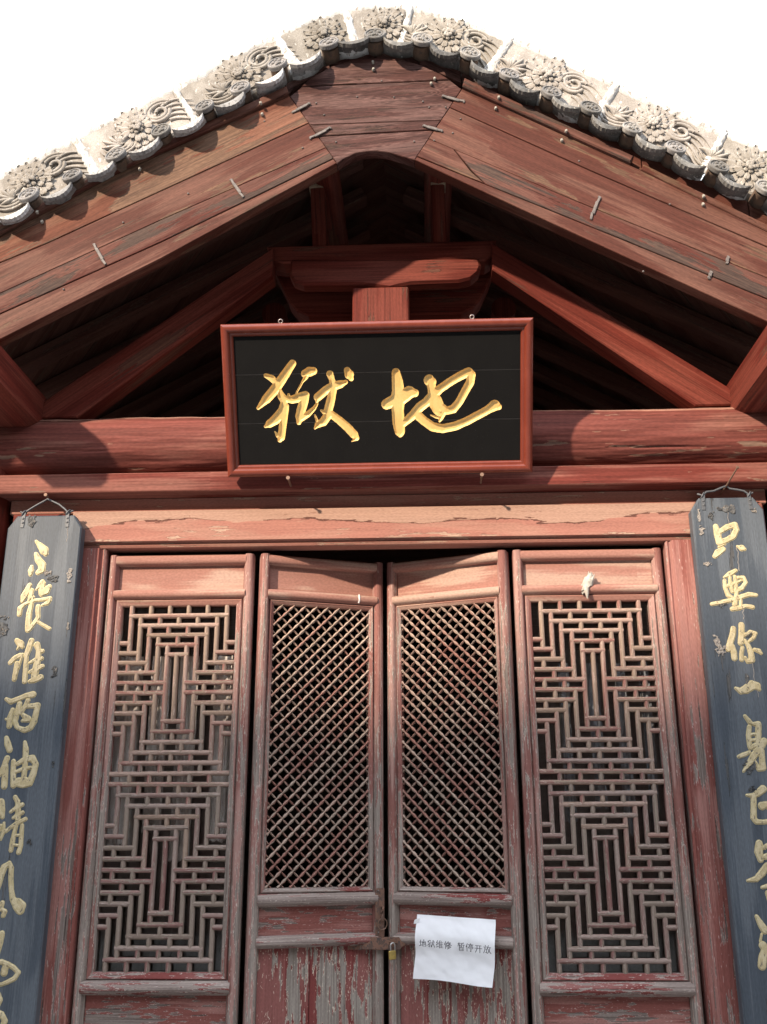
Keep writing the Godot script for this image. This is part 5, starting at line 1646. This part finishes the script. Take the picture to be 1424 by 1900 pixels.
# ---------- paper notice: printed words, drawn as strokes into its texture
func ink(im: Image, pts: Array, ox: float, oy: float, s: float) -> void:
	for k in range(0, pts.size() - 3, 2):
		var a := Vector2(ox + pts[k] * s, oy + pts[k + 1] * s)
		var b := Vector2(ox + pts[k + 2] * s, oy + pts[k + 3] * s)
		var hw := 1.7 if absf(a.y - b.y) < absf(a.x - b.x) * 0.25 else 2.5
		var n := int(a.distance_to(b) * 2.0) + 1
		for i in n + 1:
			var p := a.lerp(b, float(i) / n)
			for dy in range(-4, 5):
				for dx in range(-4, 5):
					var q := Vector2(int(p.x) + dx, int(p.y) + dy)
					var cov := clampf(hw + 0.5 - q.distance_to(p), 0.0, 1.0)
					if cov > 0.0 and q.x >= 0 and q.y >= 0 and q.x < im.get_width() and q.y < im.get_height():
						var c := im.get_pixelv(Vector2i(q))
						var dark := Color(0.13, 0.11, 0.16)
						var t := c.lerp(dark, cov)
						if t.v < c.v:
							im.set_pixelv(Vector2i(q), t)

func build_notice() -> void:
	var im := Image.create(768, 576, false, Image.FORMAT_RGB8)
	im.fill(Color(0.91, 0.91, 0.925))
	var words := [
		[[8, 38, 40, 36], [24, 12, 24, 78], [5, 84, 42, 72], [46, 46, 90, 32, 88, 64, 78, 60], [68, 6, 68, 70], [52, 28, 52, 86, 92, 86, 94, 70]],
		[[34, 8, 8, 30], [12, 18, 30, 46, 28, 90, 18, 86], [29, 48, 6, 72], [42, 12, 50, 22], [38, 38, 50, 36, 50, 84, 60, 74], [58, 38, 97, 36], [76, 8, 76, 42, 54, 92], [77, 44, 98, 92], [84, 14, 93, 25]],
		[[26, 6, 10, 32, 28, 32, 8, 62, 34, 56], [6, 86, 36, 76], [54, 6, 40, 42], [48, 28, 48, 96], [68, 6, 75, 18], [48, 28, 95, 28], [48, 48, 92, 48], [48, 68, 92, 68], [48, 90, 97, 90], [71, 28, 71, 90]],
		[[22, 6, 4, 46], [15, 32, 15, 96], [32, 24, 32, 74], [54, 6, 40, 34], [50, 20, 84, 20, 42, 58], [54, 26, 95, 52], [74, 46, 46, 64], [80, 58, 46, 80], [88, 70, 42, 98]],
		[[8, 16, 46, 14], [26, 4, 12, 34, 46, 34], [30, 24, 30, 56], [4, 46, 50, 44], [88, 4, 58, 12], [58, 12, 56, 48, 50, 56], [60, 28, 98, 28], [81, 28, 81, 57], [26, 62, 26, 98, 76, 98, 76, 62, 26, 62], [26, 80, 76, 80]],
		[[22, 6, 4, 46], [15, 32, 15, 96], [62, 2, 67, 10], [34, 14, 98, 14], [46, 22, 84, 22, 84, 36, 46, 36, 46, 22], [36, 44, 33, 58], [36, 46, 94, 46, 90, 56], [46, 62, 86, 62], [66, 62, 66, 96, 56, 91]],
		[[12, 16, 88, 16], [4, 48, 96, 48], [34, 16, 33, 54, 12, 96], [68, 16, 68, 98]],
		[[26, 3, 31, 13], [4, 24, 50, 22], [22, 24, 20, 60, 4, 94], [22, 46, 45, 46, 40, 90, 30, 85], [66, 4, 52, 40], [60, 26, 97, 26], [86, 28, 76, 66, 50, 97], [58, 40, 74, 70, 98, 96]]]
	var x := 36.0
	for i in 8:
		if i == 4:
			x += 42.0
		for s in words[i]:
			ink(im, s, x, 214 + i * 0.6, 0.74)
		x += 83.0
	var mt := StandardMaterial3D.new()
	mt.albedo_texture = ImageTexture.create_from_image(im)
	mt.roughness = 0.75
	var nz := FastNoiseLite.new()
	nz.seed = 31
	nz.frequency = 2.2
	nz.fractal_octaves = 3
	var o := thing("paper_notice", "white sheet of paper with one printed line taped on the right door leaf", "notice", Vector3(0.302, 1.145, -0.085))
	o.rotation.y = -0.355
	o.rotation.z = -0.035
	var m := M.new()
	sheet(m, 30, 40, func(u: float, q: float) -> Vector3:
		var xx := (q - 0.5) * 0.352
		var yy := (0.5 - u) * 0.252
		# lies over the rail: bows out a third of the way down, its foot stands free
		var z := 0.022 + 0.022 * exp(-pow((u - 0.36) / 0.2, 2.0)) + 0.024 * u * u * (0.6 + 0.6 * q) - 0.012 * exp(-pow(u / 0.12, 2.0)) + 0.0022 * nz.get_noise_2d(xx * 6.0, yy * 9.0) + 0.005 * nz.get_noise_2d(xx * 2.0 + 9.0, yy * 3.0)
		return Vector3(xx + 0.006 * sin(u * 4.0), yy + 0.004 * sin(q * 5.0) * u, z), Vector2.ONE, 0.0006)
	put("sheet", m, mt, o)
	var tm := M.new()
	sheet(tm, 4, 6, func(u: float, q: float) -> Vector3: return Vector3(-0.185 + q * 0.03 - u * 0.004, 0.095 + (0.5 - u) * 0.02 * (1.0 - 0.5 * absf(q - 0.4)) + q * 0.01, 0.016 + q * 0.014), Vector2.ONE, 0.0006)
	put("tape", tm, mats.paper_white, o)

# ---------- inside and out of view
func drape(parent: Node3D, x0: float, x1: float, y0: float, y1: float, z: float, mat: Material, folds: float, sd: int) -> void:
	var nz := FastNoiseLite.new()
	nz.seed = sd
	nz.frequency = 1.6
	var m := M.new()
	sheet(m, 16, 36, func(u: float, q: float) -> Vector3:
		var x := lerpf(x0, x1, q)
		var w := sin(q * folds * TAU + 1.4 * nz.get_noise_2d(q * 3.0, u * 0.6) * 3.0)
		return Vector3(x + 0.012 * cos(q * folds * TAU), lerpf(y1, y0, u) + (0.02 * nz.get_noise_1d(q * 7.0) if u > 0.99 else 0.0), z + 0.022 * w * (0.6 + 0.4 * u) + 0.01 * nz.get_noise_2d(q * 5.0, u * 3.0)), Vector2(x1 - x0, y1 - y0), 0.0015)
	put("cloth", m, mat, parent)

func build_shell() -> void:
	var g := MeshInstance3D.new()
	var fl := box(Vector3(0, -0.1, -2.6), Vector3(4.3, 0.2, 4.9), 0.0, 2)
	g.name = "hall_floor"
	g.mesh = fl.mesh()
	g.material_override = mats.paving
	add_child(g, true)
	g.set_meta("kind", "structure"); g.set_meta("label", "stone floor inside the dark hall behind the lattice"); g.set_meta("category", "floor")
	var w := thing("hall_walls", "plastered hall walls closing the dark room behind the facade", "wall", Vector3.ZERO, "", "structure")
	put("side_wall", box(Vector3(-2.17, 1.75, -2.6), Vector3(0.2, 3.5, 5.0), 0.0, 2), mats.plaster, w)
	put("side_wall", box(Vector3(2.17, 1.75, -2.6), Vector3(0.2, 3.5, 5.0), 0.0, 2), mats.plaster, w)
	put("ceiling_board", box(Vector3(0, 3.28, -2.65), Vector3(4.15, 0.03, 4.7), 0.0, 0), mats.attic, w)
	put("back_wall", box(Vector3(0, 2.6, -5.05), Vector3(4.6, 5.2, 0.2), 0.0, 0), mats.plaster, w)
	var c := thing("curtain", "pale beige curtain strips hanging in folds behind the left lattice panel", "curtain")
	for e in [[-1.275, -1.13, 1.56], [-1.085, -1.0, 1.62], [-0.955, -0.865, 1.5], [-0.80, -0.64, 1.58]]:
		drape(c, e[0], e[1], e[2], 2.40, -0.105, mats.curtain, 2.2, 21 + int(e[0] * 40))
	var c2 := thing("curtain", "grey blue curtain strips behind the right lattice panel", "curtain")
	for e in [[0.80, 0.86, 1.66], [0.93, 1.0, 1.72], [1.06, 1.12, 1.6], [1.17, 1.23, 1.7]]:
		drape(c2, e[0], e[1], e[2], 2.36, -0.17, mats.curtain_blue, 1.6, 52 + int(e[0] * 40))

func build_outside() -> void:
	var g := MeshInstance3D.new()
	var m := M.new()
	var far := 120.0
	m.quad(Vector3(-far, -0.004, far), Vector3(far, -0.004, far), Vector3(far, -0.004, -far), Vector3(-far, -0.004, -far), Vector3.UP, Vector2.ZERO, Vector2.ZERO, Vector2.ZERO, Vector2.ZERO)
	g.name = "ground"
	g.mesh = m.mesh()
	g.material_override = mats.paving
	add_child(g, true)
	g.set_meta("kind", "structure"); g.set_meta("label", "grey paved courtyard in front of the hall"); g.set_meta("category", "ground")
	# the tall hall across the court whose roof keeps the sun off the lower doors, and the wings that close the court
	var o := thing("courtyard_hall", "tall hall across the courtyard, behind the viewer, shading the lower doors", "building", Vector3(0, 0, 14.5))
	put("wall", box(Vector3(0, 4.0, 1.5), Vector3(44.0, 8.0, 5.0), 0.05, 0), mats.court, o)
	var rm := M.new()
	prism(rm, pv([[-4.2, 7.6], [-4.2, 7.9], [-0.25, 11.3], [0.25, 11.3], [4.2, 7.9], [4.2, 7.6]]), -23.0, 23.0, 0.0, 0.0, Vector2.INF, Transform3D(Basis(Vector3.UP, PI / 2), Vector3(0, 0, 0)))
	put("roof", rm, mats.tile_dark, o)
	for s in [-1.0, 1.0]:
		var w := thing("courtyard_wing", "side wing closing the courtyard on the left, out of view" if s < 0 else "side wing closing the courtyard on the right, out of view", "building", Vector3(s * 11.0, 0, 4.5))
		put("wall", box(Vector3(s * 1.5, 3.2, 0), Vector3(5.0, 6.4, 11.0), 0.05, 2), mats.court, w)
		var wm := M.new()
		prism(wm, pv([[-3.6, 6.2], [-3.6, 6.45], [-0.2, 9.4], [0.2, 9.4], [3.6, 6.45], [3.6, 6.2]]), -6.0, 6.0, 0.0, 0.0, Vector2.INF, Transform3D(Basis.IDENTITY, Vector3(s * 1.5, 0, 0)))
		put("roof", wm, mats.tile_dark, w)

func aim(towards: Vector3) -> Basis:
	return Basis.looking_at(towards, Vector3.UP)

func _ready() -> void:
	rng.seed = 20240611
	# camera, sky, sun, exposure
	var cam := Camera3D.new()
	cam.name = "camera"
	cam.fov = 54.36
	cam.near = 0.05
	cam.far = 500.0
	cam.transform = Transform3D(Basis(Vector3.UP, 0.03991) * Basis(Vector3.RIGHT, 0.3139) * Basis(Vector3.BACK, -0.00294), Vector3(0.1825, 1.6, 4.495))
	add_child(cam)
	cam.current = true
	var env := Environment.new()
	var sky := Sky.new()
	var pm := ProceduralSkyMaterial.new()
	pm.sky_top_color = Color(0.93, 0.96, 1.0)
	pm.sky_horizon_color = Color(1.0, 0.985, 0.96)
	pm.sky_curve = 0.15
	pm.sky_energy_multiplier = 1.22
	pm.ground_bottom_color = Color(0.45, 0.44, 0.42)
	pm.ground_horizon_color = Color(0.8, 0.79, 0.77)
	pm.sun_angle_max = 12.0
	sky.sky_material = pm
	env.background_mode = Environment.BG_SKY
	env.sky = sky
	env.tonemap_mode = Environment.TONE_MAPPER_LINEAR
	env.tonemap_exposure = 2.18
	env.sdfgi_enabled = true
	env.ssao_enabled = true
	env.ssil_enabled = true
	var we := WorldEnvironment.new()
	we.name = "world"
	we.environment = env
	add_child(we)
	var sun := DirectionalLight3D.new()
	sun.name = "sun"
	sun.light_energy = 1.2
	sun.light_color = Color(1.0, 0.92, 0.82)
	sun.light_angular_distance = 1.6
	sun.shadow_enabled = true
	sun.basis = aim(Vector3(0.75, -0.63, -1.0).normalized())
	add_child(sun)

	make_materials()
	mats.court = blotch(227, {"c1": Color(0.12, 0.07, 0.055), "c2": Color(0.16, 0.12, 0.10), "s": 2.5, "grit": 0.2, "rough": 0.9})
	mats.panel_dusty = mats.panel.duplicate()
	mats.panel_dusty.uv1_offset = Vector3(0.5, 0.4, 0)
	mats.bare_red = mats.jamb.duplicate()
	mats.bare_red.uv1_scale = Vector3(2.0, 0.6, 1)
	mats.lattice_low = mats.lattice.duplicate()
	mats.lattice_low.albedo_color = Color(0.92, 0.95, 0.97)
	mats.rust_pale = plain(Color(0.20, 0.12, 0.085), 0.6, 0.3)
	mats.steel_dull = plain(Color(0.45, 0.40, 0.38), 0.4, 0.6)
	mats.peel_pale = blotch(211, {"c1": Color(0.30, 0.27, 0.24), "c2": Color(0.20, 0.18, 0.17), "s": 0.08, "grit": 0.3, "rough": 0.85, "relief": 0.2})
	mats.gilt_rim = plain(Color(0.50, 0.42, 0.22), 0.45, 0.2)
	mats.lime_grey = blotch(223, {"c1": Color(0.48, 0.45, 0.40), "c2": Color(0.36, 0.33, 0.29), "s": 0.08, "grit": 0.25, "rough": 0.95, "relief": 0.3, "world": false})
	mats.paper_white = plain(Color(0.86, 0.86, 0.87), 0.5)

	build_outside()
	build_shell()
	build_roof()
	build_gable()
	build_verge()
	build_truss()
	build_frame()
	build_doors()
	build_plaque()
	couplet(-1.574, 0.175, 3.03, left_strokes(), -1.0, "left slate blue couplet board with gilt brush characters, hung on a bent wire")
	couplet(1.575, 0.163, 3.066, right_strokes(), 1.0, "right slate blue couplet board with gilt characters, cracked and peeling at its head")
	build_notice()
